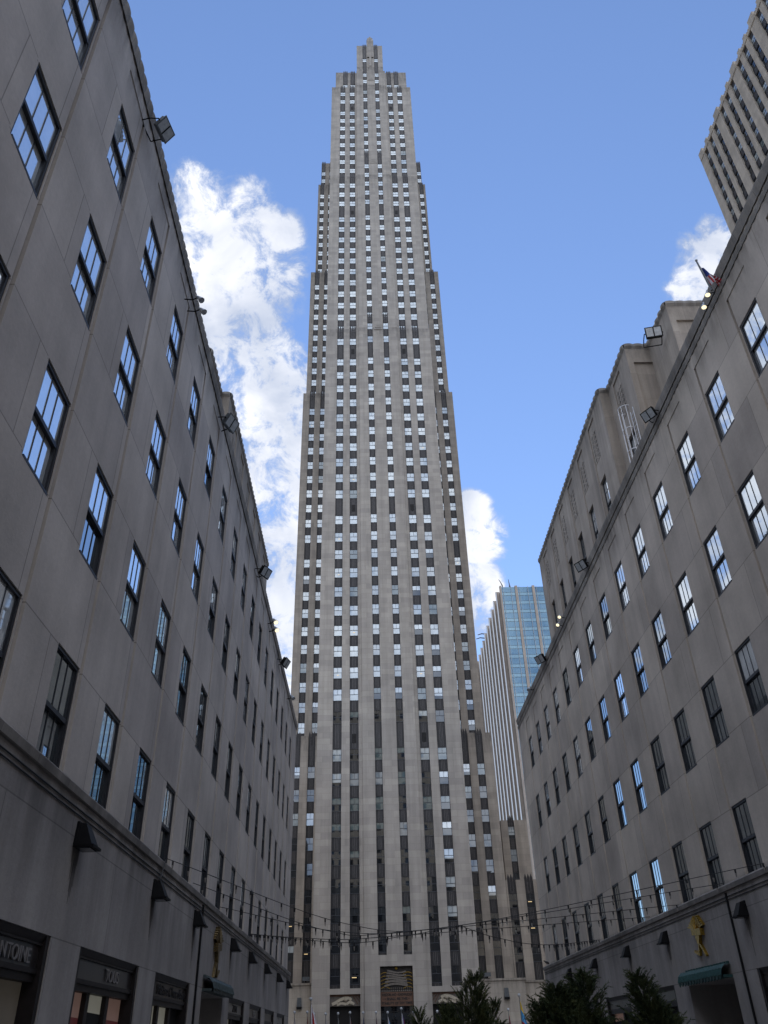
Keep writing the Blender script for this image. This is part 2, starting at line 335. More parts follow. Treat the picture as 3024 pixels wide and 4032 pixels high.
def copy_tree(o, parent=None):
    c = o.copy(); COL.objects.link(c); c.parent = parent
    for ch in o.children: copy_tree(ch, c)
    return c
def hf(mb, us, vs, dep, to3d, m=0):
    """a relief facade: one flat cell per grid square at its own depth, with the reveals between them"""
    nu, nv = len(us) - 1, len(vs) - 1
    D = [[dep((us[i] + us[i + 1]) / 2, (vs[j] + vs[j + 1]) / 2) for j in range(nv)] for i in range(nu)]
    for i in range(nu):
        j = 0
        while j < nv:
            d = D[i][j]; k = j
            while k + 1 < nv and D[i][k + 1] == d: k += 1
            mb.quad(to3d(us[i], vs[j], d), to3d(us[i + 1], vs[j], d), to3d(us[i + 1], vs[k + 1], d), to3d(us[i], vs[k + 1], d), m=m)
            j = k + 1
    for i in range(nu - 1):
        for j in range(nv):
            a, b = D[i][j], D[i + 1][j]
            if a != b: mb.quad(to3d(us[i + 1], vs[j], a), to3d(us[i + 1], vs[j], b), to3d(us[i + 1], vs[j + 1], b), to3d(us[i + 1], vs[j + 1], a), m=m)
    for i in range(nu):
        for j in range(nv - 1):
            a, b = D[i][j], D[i][j + 1]
            if a != b: mb.quad(to3d(us[i], vs[j + 1], a), to3d(us[i + 1], vs[j + 1], a), to3d(us[i + 1], vs[j + 1], b), to3d(us[i], vs[j + 1], b), m=m)
def brk(a, b, *ls):
    s = {a, b}
    for l in ls:
        for q in l:
            if a < q < b: s.add(q)
    return sorted(s)
def text_mesh(txt, size, ext=0.01, align='CENTER', width=None, bold=0.0):
    cu = bpy.data.curves.new('lettering', 'FONT'); cu.body = txt; cu.size = size; cu.extrude = ext; cu.align_x = align; cu.offset = bold
    to = bpy.data.objects.new('lettering', cu); COL.objects.link(to)
    me = bpy.data.meshes.new_from_object(to.evaluated_get(bpy.context.evaluated_depsgraph_get()))
    bpy.data.objects.remove(to); bpy.data.curves.remove(cu)
    if width:
        xs = [v.co.x for v in me.vertices]; k = width / (max(xs) - min(xs))
        for v in me.vertices: v.co.x *= k
    return me

# ------------------------------------------------------------------ ground
mb = MB(); mb.quad((-3000, -3000, G), (3000, -3000, G), (3000, 3000, G), (-3000, 3000, G))
tag(mb.build('ground', M['asphalt']), None, None, kind='structure')
mb = MB(); mb.box(-60, 70, -7, 130, G + 0.004, G + 0.15)
tag(mb.build('pavement', M['paving']), None, None, kind='structure')

# ------------------------------------------------------------------ the skyscraper
TC = 3.32
tower = thing('skyscraper', 'tall slender limestone skyscraper with stepped top and dark window strips in the centre', 'skyscraper', (TC, 125, G))
def tp(o):      # parent to the tower keeping world coordinates
    o.parent = tower; o.location = Vector(o.location) - tower.location; return o
# window prototype: opening 1 x 1 (scaled per strip); two lights above, one below
def tower_frame():
    m = MB(); f = 0.035
    m.box(-.5, -.5 + f, 0, .1, 0, 1); m.box(.5 - f, .5, 0, .1, 0, 1)
    m.box(-.5 + f, .5 - f, 0, .1, 1 - .035, 1); m.box(-.5 + f, .5 - f, -.02, .1, 0, .04)
    m.box(-.5 + f, .5 - f, .02, .08, .505, .54); m.box(-.016, .016, .025, .07, .54, 1 - .035)
    return m
TF = tower_frame()
def tower_pane(kind):
    m = MB(); q = lambda x0, x1, z0, z1, mm, y=.05: m.quad((x0, y, z0), (x1, y, z0), (x1, y, z1), (x0, y, z1), m=mm)
    up, lo, cut, lamp = kind
    q(-.47, -.01, .53, .97, up); q(.01, .47, .53, .97, up)
    if cut: q(-.47, .47, cut, .52, up, .06); q(-.47, .47, .03, cut, lo, .06)
    else: q(-.47, .47, .03, .52, lo, .06)
    if lamp: q(-.3 + .2 * (lamp % 2), .15, .2 + .1 * (lamp % 3), .25 + .1 * (lamp % 3), 5, .045)
    return m
PM = [M['p_white'], M['p_pale'], M['p_grey'], M['p_dark'], M['p_green'], M['p_amber']]
KINDS = [(0, 0, 0, 0), (0, 1, 0, 0), (1, 1, 0, 0), (1, 2, 0, 0), (0, 3, .3, 0), (2, 2, 0, 0), (3, 3, 0, 0), (4, 3, 0, 0), (0, 3, 0, 0), (4, 4, 0, 0), (1, 1, 0, 1), (3, 3, 0, 2)]
TPAN = [tower_pane(k) for k in KINDS]
def spandrel_proto():
    m = MB(); m.box(-.5, .5, 0, .1, 0, 1, m=0)
    for x, w in ((-.47, .03), (-.31, .025), (-.17, .05), (0, .05), (.17, .05), (.31, .025), (.47, .03)):
        m.box(x - w / 2, x + w / 2, -.05, .002, .03, .985, m=1 if abs(x) < .2 else 0)
    for k in range(3):
        x0 = -.5 + k / 3; m.quad((x0, -.02, -.03), (x0 + 1 / 3, -.02, -.03), (x0 + 1 / 3, -.02, .02), (x0, -.02, .02), m=0)
    m.box(-.5, .5, -.07, 0, .985, 1.0, m=0)
    return m
SPN = spandrel_proto()
WIN, SPA = [], []          # (distance, loc, (w,h), kind)
def tower_strip(xa, xb, zb, zt, Y, sills, wh=2.03, base=None):
    """windows and spandrels of one vertical strip between zb and zt; returns nothing, collects placements"""
    w = xb - xa - 0.02; xc = (xa + xb) / 2; ws = [s for s in sills if s > zb - 0.3 and s + wh < zt + 0.2]
    prev = zb
    for s in ws:
        s0 = max(s, zb)
        if s0 - prev > 0.25: SPA.append([(xc, Y + 0.20, prev), (w, s0 - prev)])
        z_mid = s0 + 1
        r = rnd.random()
        if s < 24: kd = rnd.choice([6, 6, 6, 6, 7, 6, 6, 4, 6, 6, 6, 11, 8])
        elif s < 47: kd = rnd.choice([6, 7, 9, 6, 8, 5, 9, 6, 4, 1])
        elif s < 80: kd = rnd.choice([2, 2, 3, 5, 9, 1, 3, 2, 8, 10])
        else:
            vv = .52 + .2 * math.sin(s * .13 + xc * .35) + .2 * math.sin(s * .31 - xc * .22 + 2) + .34 * (r - .5)  # blind tones grouped in soft patches, imitating connected sky reflections
            kd = 0 if vv > .5 else (1 if vv > .3 else (2 if vv > .18 else rnd.choice([3, 5, 9, 10])))
        WIN.append([(xc, Y + 0.20, s0), (w, s + wh - s0), kd])
        prev = s + wh
    if zt - prev > 0.3: SPA.append([(xc, Y + 0.20, prev), (w, zt - prev)])
S1 = [6.8, 10.5, 14.2, 18.0, 21.75, 25.55, 29.3, 33.0, 36.75, 42.75, 46.55, 50.35, 54.2, 58.0, 61.8, 65.5, 69.3, 73.1, 76.8, 80.6, 86.4, 90.2, 94.0, 97.8, 101.6, 105.4, 109.4, 113.3, 117.1, 120.9, 127.0]
S2 = [127.8, 131.7, 135.5, 139.4, 143.2, 147.1, 151.0, 154.8, 158.6, 162.6, 166.6, 170.5, 176.8, 180.6, 184.4]
S3 = [184.4, 188.2, 192.0, 196.0, 200.0, 203.8, 207.8, 211.8, 215.6, 219.4, 225.3, 229.3]
S4 = [235.0, 238.6]
SWB = [128.4 + 3.78 * k for k in range(11)]
SWU = [169.0 + 3.8 * k for k in range(13)]
DEP = 0.5
FIN = []
def patch(name, x0, x1, z0, z1, Y, strips, matl, sills, base_holes=(), ret=None):
    """one flat piece of tower facade with recessed strips open at its top, and the solid body behind it"""
    def dep(u, v):
        for (a, b, zb) in strips:
            if a < u < b and v > zb: return DEP
        for (a, b, za, zb, d) in base_holes:
            if a < u < b and za < v < zb: return d
        return 0.0
    us = brk(x0, x1, [s[0] for s in strips], [s[1] for s in strips], [h[0] for h in base_holes], [h[1] for h in base_holes])
    vs = brk(z0, z1, [s[2] for s in strips], [h[2] for h in base_holes], [h[3] for h in base_holes])
    m = MB(); hf(m, us, vs, dep, lambda u, v, d: (u, Y + d, v))
    # pier tops and outer returns
    for k in range(len(us) - 1):
        if dep((us[k] + us[k + 1]) / 2, z1 - .001) == 0:
            m.quad((us[k], Y, z1), (us[k + 1], Y, z1), (us[k + 1], Y + DEP + .6, z1), (us[k], Y + DEP + .6, z1))
    for x in (x0, x1): m.quad((x, Y, z0), (x, Y + DEP + .6, z0), (x, Y + DEP + .6, z1), (x, Y, z1))
    for (a, b, zb) in strips:
        tower_strip(a, b, zb, z1 - 0.25, Y, sills)
        FIN.append(((a + b) / 2, Y + 0.16, z1 - 0.25, b - a - .02))
    return m
# the three bands of the front: left pair, centre bay, right pair, in stepped tiers
PL = [(-5.63, -4.21, 6.4), (-2.93, -1.51, 6.4)]
PR = [(8.12, 9.54, 6.4), (10.84, 12.26, 6.4)]
CB = [(0.98, 2.14, 10.2), (4.46, 5.62, 10.2)]
XL, XR = -8.07, 14.68
wallm = MB()
def addm(m): wallm.add(m)
Y1, Y2, Y3, Y4 = 125.0, 125.8, 126.6, 128.2
for (z0, z1, Y, sl_, xl, xr) in ((G, 131.7, Y1, S1, XL, XR), (130.0, 189.0, Y2, S2, XL - .02, XR - .05), (187.5, 233.7, Y3, S3, XL - .05, XR + .08), (232.4, 244.9, Y4, [], XL + .95, XR - .75)):
    if Y == Y1:
        addm(patch('l', xl, -1.28, z0, z1, Y, PL, None, sl_, base_holes=((-5.6, -1.5, G - .1, 5.74, 1.2),)))
        addm(patch('r', 7.92, xr, z0, z1, Y, PR, None, sl_, base_holes=((8.1, 12.2, G - .1, 5.74, 1.2),)))
    elif Y == Y4:
        for strips, a, b in (([(-4.95, -3.55, 234), (-2.75, -1.35, 234)], xl, -1.28), ([(8.0, 9.4, 234), (10.2, 11.6, 234)], 7.92, xr)):
            addm(patch('s', a, b, z0, z1, Y, strips, None, [236.4], ()))
    else:
        addm(patch('l', xl, -1.28, z0, z1, Y, [(a, b, z0) for a, b, _ in PL], None, sl_))
        addm(patch('r', 7.92, xr, z0, z1, Y, [(a, b, z0) for a, b, _ in PR], None, sl_))
C1, C2, C3 = 124.55, 125.25, 125.95
for (z0, z1, Y, sl_) in ((G, 135.4, C1, S1[:-1] + [127.3, 131.3]), (134.0, 199.0, C2, S2 + [188.2, 192.0]), (197.5, 241.5, C3, S3[3:] + S4), (240.5, 257.2, C3 + .5, [247.9])):
    hol = ((1.17, 5.60, G - .1, 8.86, 1.6),) if Y == C1 else ()
    x0, x1 = (-0.92, 7.52) if z0 < 240 else (-0.80, 7.05)
    addm(patch('c', x0, x1, z0, z1, Y, [(a, b, zb if Y == C1 else z0) for a, b, zb in CB], None, sl_, hol))
    # the stepped flute on each side of the centre bay
    for xs, a, b in ((-1.28, -1.30, -0.93), (7.92, 7.53, 7.94)) if z0 < 240 else ():
        wallm.box(a, b, Y + .28, Y + 1.6, z0, z1 - .6)
# central fin pieces at each step and the pointed tip
for (zb, zt, Y, w) in ((131.0, 137.6, C1 - .12, 1.9), (194, 201.5, C2 - .12, 1.9), (236, 243.3, C3 - .1, 1.7)):
    for k in range(3):
        ww = w * (1 - .28 * k); wallm.box(TC - ww / 2, TC + ww / 2, Y - .05 * k, Y + 1.2, zb + .6 * k, zt - .5 * (2 - k))
wallm.box(2.28, 4.36, C3 + .3, C3 + 3.2, 250, 260.4)
wallm.box(2.5, 4.14, C3 + .2, C3 + 2.9, 250, 261.3)
for (hw, z0, z1) in ((.55, 261.3, 262.0), (.28, 262.0, 262.7)): wallm.box(TC - hw, TC + hw, C3 + .5, C3 + 2.0, z0, z1)
wallm.box(3.0, 3.64, C3 + .05, C3 + .5, 241, 259.0)
# solid bodies behind
bod = MB()
bod.box(XL + .02, XR - .02, Y1 + 1.65, 160, G, 131.3); bod.box(XL, XR - .07, Y2 + .9, 160.4, 131.3, 188.7)
bod.box(XL - .03, XR + .06, Y3 + .9, 161, 188.7, 233.4); bod.box(XL + .97, XR - .77, Y4 + .9, 158, 233.4, 244.2)
bod.box(-.78, 7.03, C3 + 1.4, 150, 244.2, 256.9)
bod.box(-0.90, 7.50, C1 + 1.7, 130, 9.2, 135.0); bod.box(-0.88, 7.48, C2 + 1.1, 130, 135.0, 198.7); bod.box(-.86, 7.46, C3 + 1.1, 131, 198.7, 241.2)
wallm.add(bod)
tp(wallm.build('wall', M['stone_tower']))
# set-back wings
wm = MB(); wb = MB()
SL = [(-12.58, -11.38), (-10.1, -8.9)]; SRt = [(15.6, 16.8), (18.06, 19.28)]
for (z0, z1, Y, sil, e) in ((7.0, 43.8, 134, S1[1:9], 0), (43.0, 127.4, 141, S1[9:31], .05), (126.5, 172.9, 143.5, SWB, .45), (172, 221.2, 150, SWU, 1.05), (220.4, 237.0, 153, [223.0, 226.8, 230.6], 1.6)):
    for strips, a, b in ((SL, -14.15 + e, XL - .1), (SRt, XR + .1, 20.82 - e)):
        if z0 > 170: strips = [(s[0] + (.1 if s[0] < 0 else -.1), s[1] + (.1 if s[0] < 0 else -.1)) for s in strips]
        wm.add(patch('w', a, b, z0, z1, Y, [(s0, s1, z0) for s0, s1 in strips], None, sil))
        wb.box(a + .02, b - .02 if b < 0 else b - .02, Y + .9, 168, z0 - .1, z1 - .3)
wm.add(wb)
# low stepped blocks beyond the right wing
for (x0, x1, z1, Y, strips, sil) in ((20.9, 27.3, 20.75, 134.3, [(21.15, 22.45), (23.8, 25.13)], [9.6, 13.2, 16.8, 5.9]), (22.7, 27.2, 31.9, 145, [(23.9, 25.0)], [21.5, 25.2, 28.9])):
    wm.add(patch('w', x0, x1, 6.0 if Y < 140 else 19, z1, Y, [(a, b, 6.6 if Y < 140 else 19) for a, b in strips], None, sil))
    wm.box(x0 + .02, x1 - .02, Y + .9, 165, G, z1 - .3)
tp(wm.build('wing', M['stone_wing']))
bm_ = MB(); bm_.box(XR + .02, 21.0, 126.6, 134, G, 6.95); bm_.box(XR + .02, 21.1, 126.45, 134, 6.95, 7.2); tp(bm_.build('low_base', M['stone_low']))
bm_ = MB(); bm_.box(21.0, 40, 127.2, 134.2, G, 6.7); bm_.box(21.1, 40, 127.05, 134.2, 6.7, 6.92); tp(bm_.build('low_base', M['stone_low']))
bm_ = MB(); bm_.box(XL - .02, -20, 126.6, 134, G, 7.0); bm_.box(XL - .02, -20, 126.45, 134, 7.0, 7.25); tp(bm_.build('low_base', M['stone_low']))
# crests: pointed metal parapets closing each strip
fm = MB()
for k in range(3):
    x = -1 / 3 + k / 3
    fm.prism([(x - .15, 0, -.3), (x + .15, 0, -.3), (x + .15, 0, .35), (x, 0, .75), (x - .15, 0, .35)], (0, .12, 0))
    fm.box(x - .03, x + .03, -.05, 0, -.9, .4)
fme = fm.mesh('crest', [M['alu']])
for (xc, Y, z, w) in FIN:
    tp(obj('crest', fme, None, (xc, Y, z), 0, (w, 1, 2.0 if z > 60 else 1.5)))
# placement: the nearest hundred one by one, the rest as one object
def dist(r): return (Vector(r[0])).length
WIN.sort(key=dist); SPA.sort(key=dist)
tfm = TF.mesh('window', [M['frame']]); tpm = [p.mesh('pane', PM) for p in TPAN]; spm = SPN.mesh('spandrel', [M['alu'], M['alu_rib']])
for loc, (w, h), kd in WIN[:100]:
    o = obj('window', tfm, None, loc, 0, (w, 1, h)); tp(o); obj('pane', tpm[kd], o)
for loc, (w, h) in SPA[:100]: tp(obj('spandrel', spm, None, loc, 0, (w, 1, h)))
a = MB(); b = MB(); c_ = MB()
for loc, (w, h), kd in WIN[100:]: a.add(TF, loc, (w, 1, h)); b.add(TPAN[kd], loc, (w, 1, h))
for loc, (w, h) in SPA[100:]: c_.add(SPN, loc, (w, 1, h))
o = tp(a.build('window', M['frame'])); o['kind'] = 'stuff'
o2 = b.build('pane', PM, o); o2['kind'] = 'stuff'
o = tp(c_.build('spandrel', [M['alu'], M['alu_rib']])); o['kind'] = 'stuff'
# louvred openings in the tall spandrels
lm = MB()
for k in range(3): lm.box(-.3 + k * .22, -.16 + k * .22, -.01, .05, 0, 1.5)
lme = lm.mesh('louvre', [M['dark']])
for z in (39.6, 83.4, 124.2):
    for x in (-2.22, 8.83): tp(obj('louvre', lme, None, (x, Y1 + .14, z)))
for z in (173.4,):
    for x in (-2.22, 8.83): tp(obj('louvre', lme, None, (x, Y2 + .14, z)))
for z in (222.2,):
    for x in (-2.22, 8.83): tp(obj('louvre', lme, None, (x, Y3 + .14, z)))
# main entrance: a plain relief panel of folds and bands with its inscription, dark glass below
ent = MB()
ent.box(1.20, 5.57, C1 + .55, C1 + .75, 4.24, 8.84, m=0)
ent.box(1.20, 5.57, C1 + .45, C1 + .55, 4.24, 5.86, m=1)
tp(ent.build('relief_panel', [M['relief_dark'], M['terra']]))
fold = MB()
def ribbon(m, pts, w, y0, dy, mm=0):
    for (xa, za), (xb, zb) in zip(pts[:-1], pts[1:]):
        dx, dz = xb - xa, zb - za; l = math.hypot(dx, dz) or 1; nx, nz = -dz / l * w / 2, dx / l * w / 2
        m.prism([(xa - nx, y0, za - nz), (xb - nx, y0, zb - nz), (xb + nx, y0, zb + nz), (xa + nx, y0, za + nz)], (0, dy, 0), mm)
for k in range(6):          # grey stone folds, long wavy bands
    pts = [(1.75 + .08 * k + t * (3.1 - .12 * k), 6.55 + .33 * k + .20 * math.sin(t * 3.6 + k * .45) + .12 * t) for t in [i / 11 for i in range(12)]]
    ribbon(fold, pts, .26 - .015 * k, C1 + .36 - .02 * k, .22)
for s_ in (-1, 1):
    for k in range(5):      # gold lines sweeping to the sides
        pts = [(3.39 + s_ * (.9 + 1.25 * t), 6.25 + .42 * k + .22 * math.sin(t * 3.0)) for t in [i / 7 for i in range(8)]]
        ribbon(fold, pts, .055, C1 + .42, .14, 1)
for k in range(16): fold.ball((1.42 + .26 * k, C1 + .5, 6.28), .075, 0, 6, 4); fold.prism([(1.3 + .26 * k, C1 + .46, 5.92), (1.52 + .26 * k, C1 + .46, 5.92), (1.41 + .26 * k, C1 + .46, 6.14)], (0, .1, 0), 0)
fold.ball((3.38, C1 + .45, 8.62), .2, 1, 8, 6)
tp(fold.build('relief_folds', [M['relief_stone'], M['gold']]))
for i, (s_, z, wd) in enumerate((("WISDOM AND \u2022 KNOWLEDGE", 5.42, 4.05), ("\u2022 SHALL BE THE \u2022", 4.94, 3.3), ("STABILITY OF THY TIMES", 4.44, 4.1))):
    me = text_mesh(s_, .40, .012, width=wd, bold=.012); me.materials.append(M['lettering_dark'])
    o = obj('inscription', me, None, (3.385, C1 + .43, z)); o.rotation_euler = (R(90), 0, 0); tp(o)
gl = MB(); gl.quad((1.2, C1 + .8, G), (5.57, C1 + .8, G), (5.57, C1 + .8, 4.22), (1.2, C1 + .8, 4.22))
for k in range(6): gl.box(1.2 + .87 * k - .03, 1.2 + .87 * k + .03, C1 + .68, C1 + .79, G, 4.22, 1)
for k in range(4): gl.box(1.2, 5.57, C1 + .70, C1 + .78, .3 + 1.1 * k, .36 + 1.1 * k, 1)
tp(gl.build('entrance_screen', [M['p_dark'], M['bronze']]))
for x0, x1, s_ in ((-5.6, -1.5, 1), (8.1, 12.2, -1)):
    m = MB(); m.box(x0 + .02, x1 - .02, Y1 + .45, Y1 + .8, 4.4, 5.72, m=0)
    m.box(x0 + .02, x1 - .02, Y1 + .38, Y1 + .45, 5.5, 5.72, m=1)
    xc = (x0 + x1) / 2
    for k in range(4):
        xa = xc + s_ * (.95 + .3 * k); m.prism([(xa - .06, Y1 + .3, 5.7), (xa + .06, Y1 + .3, 5.7), (xa + s_ * .75 + .06, Y1 + .3, 4.6 + .22 * k), (xa + s_ * .75 - .06, Y1 + .3, 4.6 + .22 * k)], (0, .12, 0), 1)
    ribbon(m, [(xc - s_ * 1.75, 4.62), (xc - s_ * 1.3, 4.8), (xc - s_ * .7, 5.1), (xc - s_ * .1, 5.32), (xc + s_ * .5, 5.3), (xc + s_ * .85, 5.1)], .36, Y1 + .26, .2, 2)
    ribbon(m, [(xc - s_ * 1.1, 4.55), (xc - s_ * .5, 4.75), (xc + s_ * .15, 4.62), (xc + s_ * .65, 4.9), (xc + s_ * 1.2, 4.6)], .3, Y1 + .3, .16, 2)
    for cx, cz, r in ((-.9, 4.9, .22), (.1, 5.15, .27), (.75, 4.75, .25), (-1.5, 4.75, .17)): m.ball((xc + s_ * cx, Y1 + .42, cz), r, 2, 10, 6)
    tp(m.build('lintel_relief', [M['relief_stone'], M['terra'], M['relief_pale']]))
    m = MB(); m.quad((x0, Y1 + 1.0, G), (x1, Y1 + 1.0, G), (x1, Y1 + 1.0, 4.4), (x0, Y1 + 1.0, 4.4)); tp(m.build('doorway', M['dark']))

# ------------------------------------------------------------------ the two long side buildings
def sash_proto(nlight=3, cross=False):
    m = MB(); w = .65; h = 2.26
    m.box(-w, -w + .06, 0, .16, 0, h); m.box(w - .06, w, 0, .16, 0, h); m.box(-w + .06, w - .06, 0, .16, h - .07, h); m.box(-w + .06, w - .06, -.03, .16, 0, .06)
    m.box(-w + .06, w - .06, .015, .10, h * .5 - .045, h * .5 + .045)
    for s_ in (-1, 1): m.box(s_ * (w - .06), s_ * (w - .10), .03, .12, .06, h - .07)
    for k in range(1, nlight):
        x = -w + .12 + (2 * w - .24) * k / nlight
        m.box(x - .009, x + .009, .035, .06, h * .5 + .045, h - .07); m.box(x - .009, x + .009, .08, .105, .06, h * .5 - .045)
    if cross:
        for zz, ya in ((h * .75, .03), (h * .27, .075)): m.box(-w + .12, w - .12, ya + .003, ya + .027, zz - .014, zz + .014)
    return m
def sash_pane(mm):
    m = MB(); w = .65 - .08; h = 2.26
    m.quad((-w, .05, h * .5), (w, .05, h * .5), (w, .05, h - .05), (-w, .05, h - .05), m=mm[0])
    m.quad((-w, .095, .03), (w, .095, .03), (w, .095, h * .5), (-w, .095, h * .5), m=mm[1])
    return m
SM = [M['side_pane'], M['side_curtain']]
sash_me = sash_proto().mesh('window', [M['frame_side']]); sash_x = sash_proto(3, True).mesh('window', [M['frame_side']])
pane_me = [sash_pane(k).mesh('pane', SM) for k in ((0, 0), (1, 0), (1, 1))]
def side_building(s, xw, far0, pitch, k0, k1, yend, zr, stonem, label, shops, entry, pent_x, pipe_y):
    """s=+1 faces +x (left building), s=-1 faces -x (right building)"""
    root = thing('office_building', label, 'building', (xw - s * 8, 30, G))
    def P(o): o.parent = root; o.location = Vector(o.location) - root.location; return o
    to3 = lambda u, v, d: (xw - s * d, u, v)
    heads = [6.49, 10.76, 15.05, 19.36]; wh = 2.26
    cols = [far0 + pitch * k for k in range(k0, k1)]
    y0 = -6.0
    us = brk(y0, yend, *[[f - 1.40, f - 1.30, f, f + .03, f + .12] for f in cols]); ztop = zr - .42
    vs = brk(4.30, ztop, [20.75], *[[h - wh, h] for h in heads])
    def dep(u, v):
        for f in cols:
            if f - 1.40 < u < f + .12 and v < 20.75:
                if f - 1.30 < u < f:
                    for h in heads:
                        if h - wh < v < h: return .52
                return .09 if u > f + .03 else .025
        return 0.0
    w = MB(); hf(w, us, vs, dep, to3)
    # plain ends, back and roof
    xb = xw - s * 17
    w.quad((xw, yend, 4.3), (xb, yend, 4.3), (xb, yend, ztop), (xw, yend, ztop)); w.quad((xw, y0, 4.3), (xb, y0, 4.3), (xb, y0, ztop), (xw, y0, ztop))
    w.quad((xw - s * .4, y0, zr - .7), (xb, y0, zr - .7), (xb, yend, zr - .7), (xw - s * .4, yend, zr - .7)); w.quad((xb, y0, G), (xb, yend, G), (xb, yend, ztop), (xb, y0, ztop))
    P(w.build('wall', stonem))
    # windows, one by one
    for f in cols:
        for hi, h in enumerate(heads):
            o = P(obj('window', sash_me, None, (xw - s * .05, f - .65, h - wh), R(90) * s))
            k = rnd.random(); near = f < 20 + 5 * hi
            obj('pane', pane_me[(2 if k < .85 else 1) if (hi >= 2 and (near or k < .25)) or (hi == 1 and f < 22 and k < .8) else (0 if k < .8 else 1)], o)
    # scalloped coping
    c = MB(); per = pitch / 9; n = int((yend - y0) / (per / 6)); pr = None
    for (zb, zt, base, amp) in ((zr - .42, zr, .06, .045), (zr - .78, zr - .56, .02, .05))[:1 if s > 0 else 2]:
        pr = None
        for i in range(n + 1):
            y = y0 + (yend - y0) * i / n; e = base + amp * abs(math.sin(math.pi * (y - y0) / per)) ** .6
            dz = -.05 * abs(math.sin(math.pi * (y - y0) / per))
            cur = [(xw + s * .0, y, zb), (xw + s * e * .5, y, zb + dz), (xw + s * e, y, zb + .6 * (zt - zb)), (xw + s * e, y, zt + dz), (xw - s * .45, y, zt + .02)]
            if pr:
                for a in range(4): c.quad(pr[a], cur[a], cur[a + 1], pr[a + 1])
            pr = cur
        if zt == zr: c.quad(*pr)
    c.box(xw - s * .45, xw - s * .5, y0, yend, zr - .7, zr)
    P(c.build('coping', M['stone_coping']))
    # base storey with shop openings, ledge above
    bx = -.18
    holes = [(a, b, G - .2, 1.73, .62) for a, b in shops] + [(entry[0], entry[1], G - .2, 1.60, 3.2)]
    us = brk(y0, yend + .15, [h[0] for h in holes], [h[1] for h in holes]); vs = brk(G, 4.08, [1.6, 1.73])
    def dep2(u, v):
        for (a, b, za, zb, d) in holes:
            if a < u < b and za < v < zb: return d
        return bx
    m = MB(); hf(m, us, vs, dep2, to3)
    m.quad((xw + s * .18, yend + .15, G), (xb, yend + .15, G), (xb, yend + .15, 4.3), (xw + s * .18, yend + .15, 4.3))
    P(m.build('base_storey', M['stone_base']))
    ds = MB()
    for ly in ((16.42, 22.87, 28.6, 36.54, 42.17, 48.57, 55.2, 61.6) if s > 0 else (28.72, 37.0, 42.85, 49.45, 56.05)):
        for k in range(7):
            yy = ly + (k - 3) * .055 + .02 * rnd.random(); l_ = (1.0 - .22 * abs(k - 3)) * (.75 + .5 * rnd.random()); w_ = .035
            ds.quad((xw + s * .184, yy - w_, 3.27), (xw + s * .184, yy + w_, 3.27), (xw + s * .184, yy + .012, 3.27 - l_), (xw + s * .184, yy - .012, 3.27 - l_))
    st_ = P(ds.build('drip_stain', M['stain'])); st_['kind'] = 'stuff'
    led = MB()
    led.prism([(xw + s * .18, y0, 4.08), (xw + s * .24, y0, 4.10), (xw + s * .26, y0, 4.24), (xw + s * .20, y0, 4.30), (xw - s * .04, y0, 4.37), (xw - s * .04, y0, 4.08)], (0, yend + .15 - y0, 0))
    P(led.build('ledge', M['stone_coping']))
    pp = MB(); pp.tube([(xw + s * .20, pipe_y, G), (xw + s * .20, pipe_y, 4.05)], .05, 6)
    P(pp.build('drainpipe', M['black']))
    # entry canopy
    a, b = entry; aw = MB(); npt = 15
    for k in range(npt):
        ya = a + (b - a) * k / npt; yb = a + (b - a) * (k + 1) / npt; ym = (ya + yb) / 2; wv = (yb - ya)
        prof = [(.18, 2.02), (.40, 2.0), (.52, 1.88), (.58, 1.68)]
        for (p, q) in zip(prof[:-1], prof[1:]):
            aw.quad((xw + s * p[0], ya, p[1]), (xw + s * (p[0] + .06), ym, p[1] + .02), (xw + s * (q[0] + .06), ym, q[1] + .02), (xw + s * q[0], ya, q[1]))
            aw.quad((xw + s * (p[0] + .06), ym, p[1] + .02), (xw + s * p[0], yb, p[1]), (xw + s * q[0], yb, q[1]), (xw + s * (q[0] + .06), ym, q[1] + .02))
        aw.prism([(xw + s * .585, ya + .02, 1.72), (xw + s * .585, yb - .02, 1.72), (xw + s * .585, ym + wv * .28, 1.60), (xw + s * .585, ym, 1.55), (xw + s * .585, ym - wv * .28, 1.60)], (-s * .03, 0, 0))
        aw.tube([(xw + s * .20, ym, 2.04), (xw + s * .20, ym, 2.10)], .07, 6)
    aw.box(xw + s * .05, xw + s * .5, a + .02, b - .02, 1.62, 1.70)
    P(aw.build('canopy', M['teal' if s < 0 else 'teal_dull']))
    dk = MB(); dk.quad((xw - s * 3.1, a, G), (xw - s * 3.1, b, G), (xw - s * 3.1, b, 1.6), (xw - s * 3.1, a, 1.6)); P(dk.build('entry_door', M['dark']))
    # penthouse, stepped in plan
    zt = 34.65; pm = MB()
    for (dx, ya, yb) in ((2.65, 38.2, 60.0), (3.25, 34.3, 38.2), (4.73, 31.0, 34.3)):
        xa = xw - s * dx
        to = (lambda xa_: (lambda u, v, d: (xa_ - s * d, u, v)))(xa)
        pc = [q for q in pent_x if ya + .3 < q and q + 1.25 < yb - .2]
        us = brk(ya, yb, *[[q - .12, q, q + 1.25, q + 1.35] for q in pc]); vs = brk(zr - 1.5, zt - .35, [34.0, 31.05, 33.2, 29.55, 26.15])
        def dp(u, v, pc=pc):
            for q in pc:
                if q - .12 < u < q + 1.35 and v < 34.0:
                    if q < u < q + 1.25 and (26.15 < v < 29.55): return .52
                    if q < u < q + 1.25 and 31.05 < v < 33.2: return .25
                    return .07
            return 0.0
        hf(pm, us, vs, dp, to)
        # front face with a shallow panel
        xi = xw - s * (dx + (1.9 if dx < 4 else 9)); fu = sorted([xa, xi])
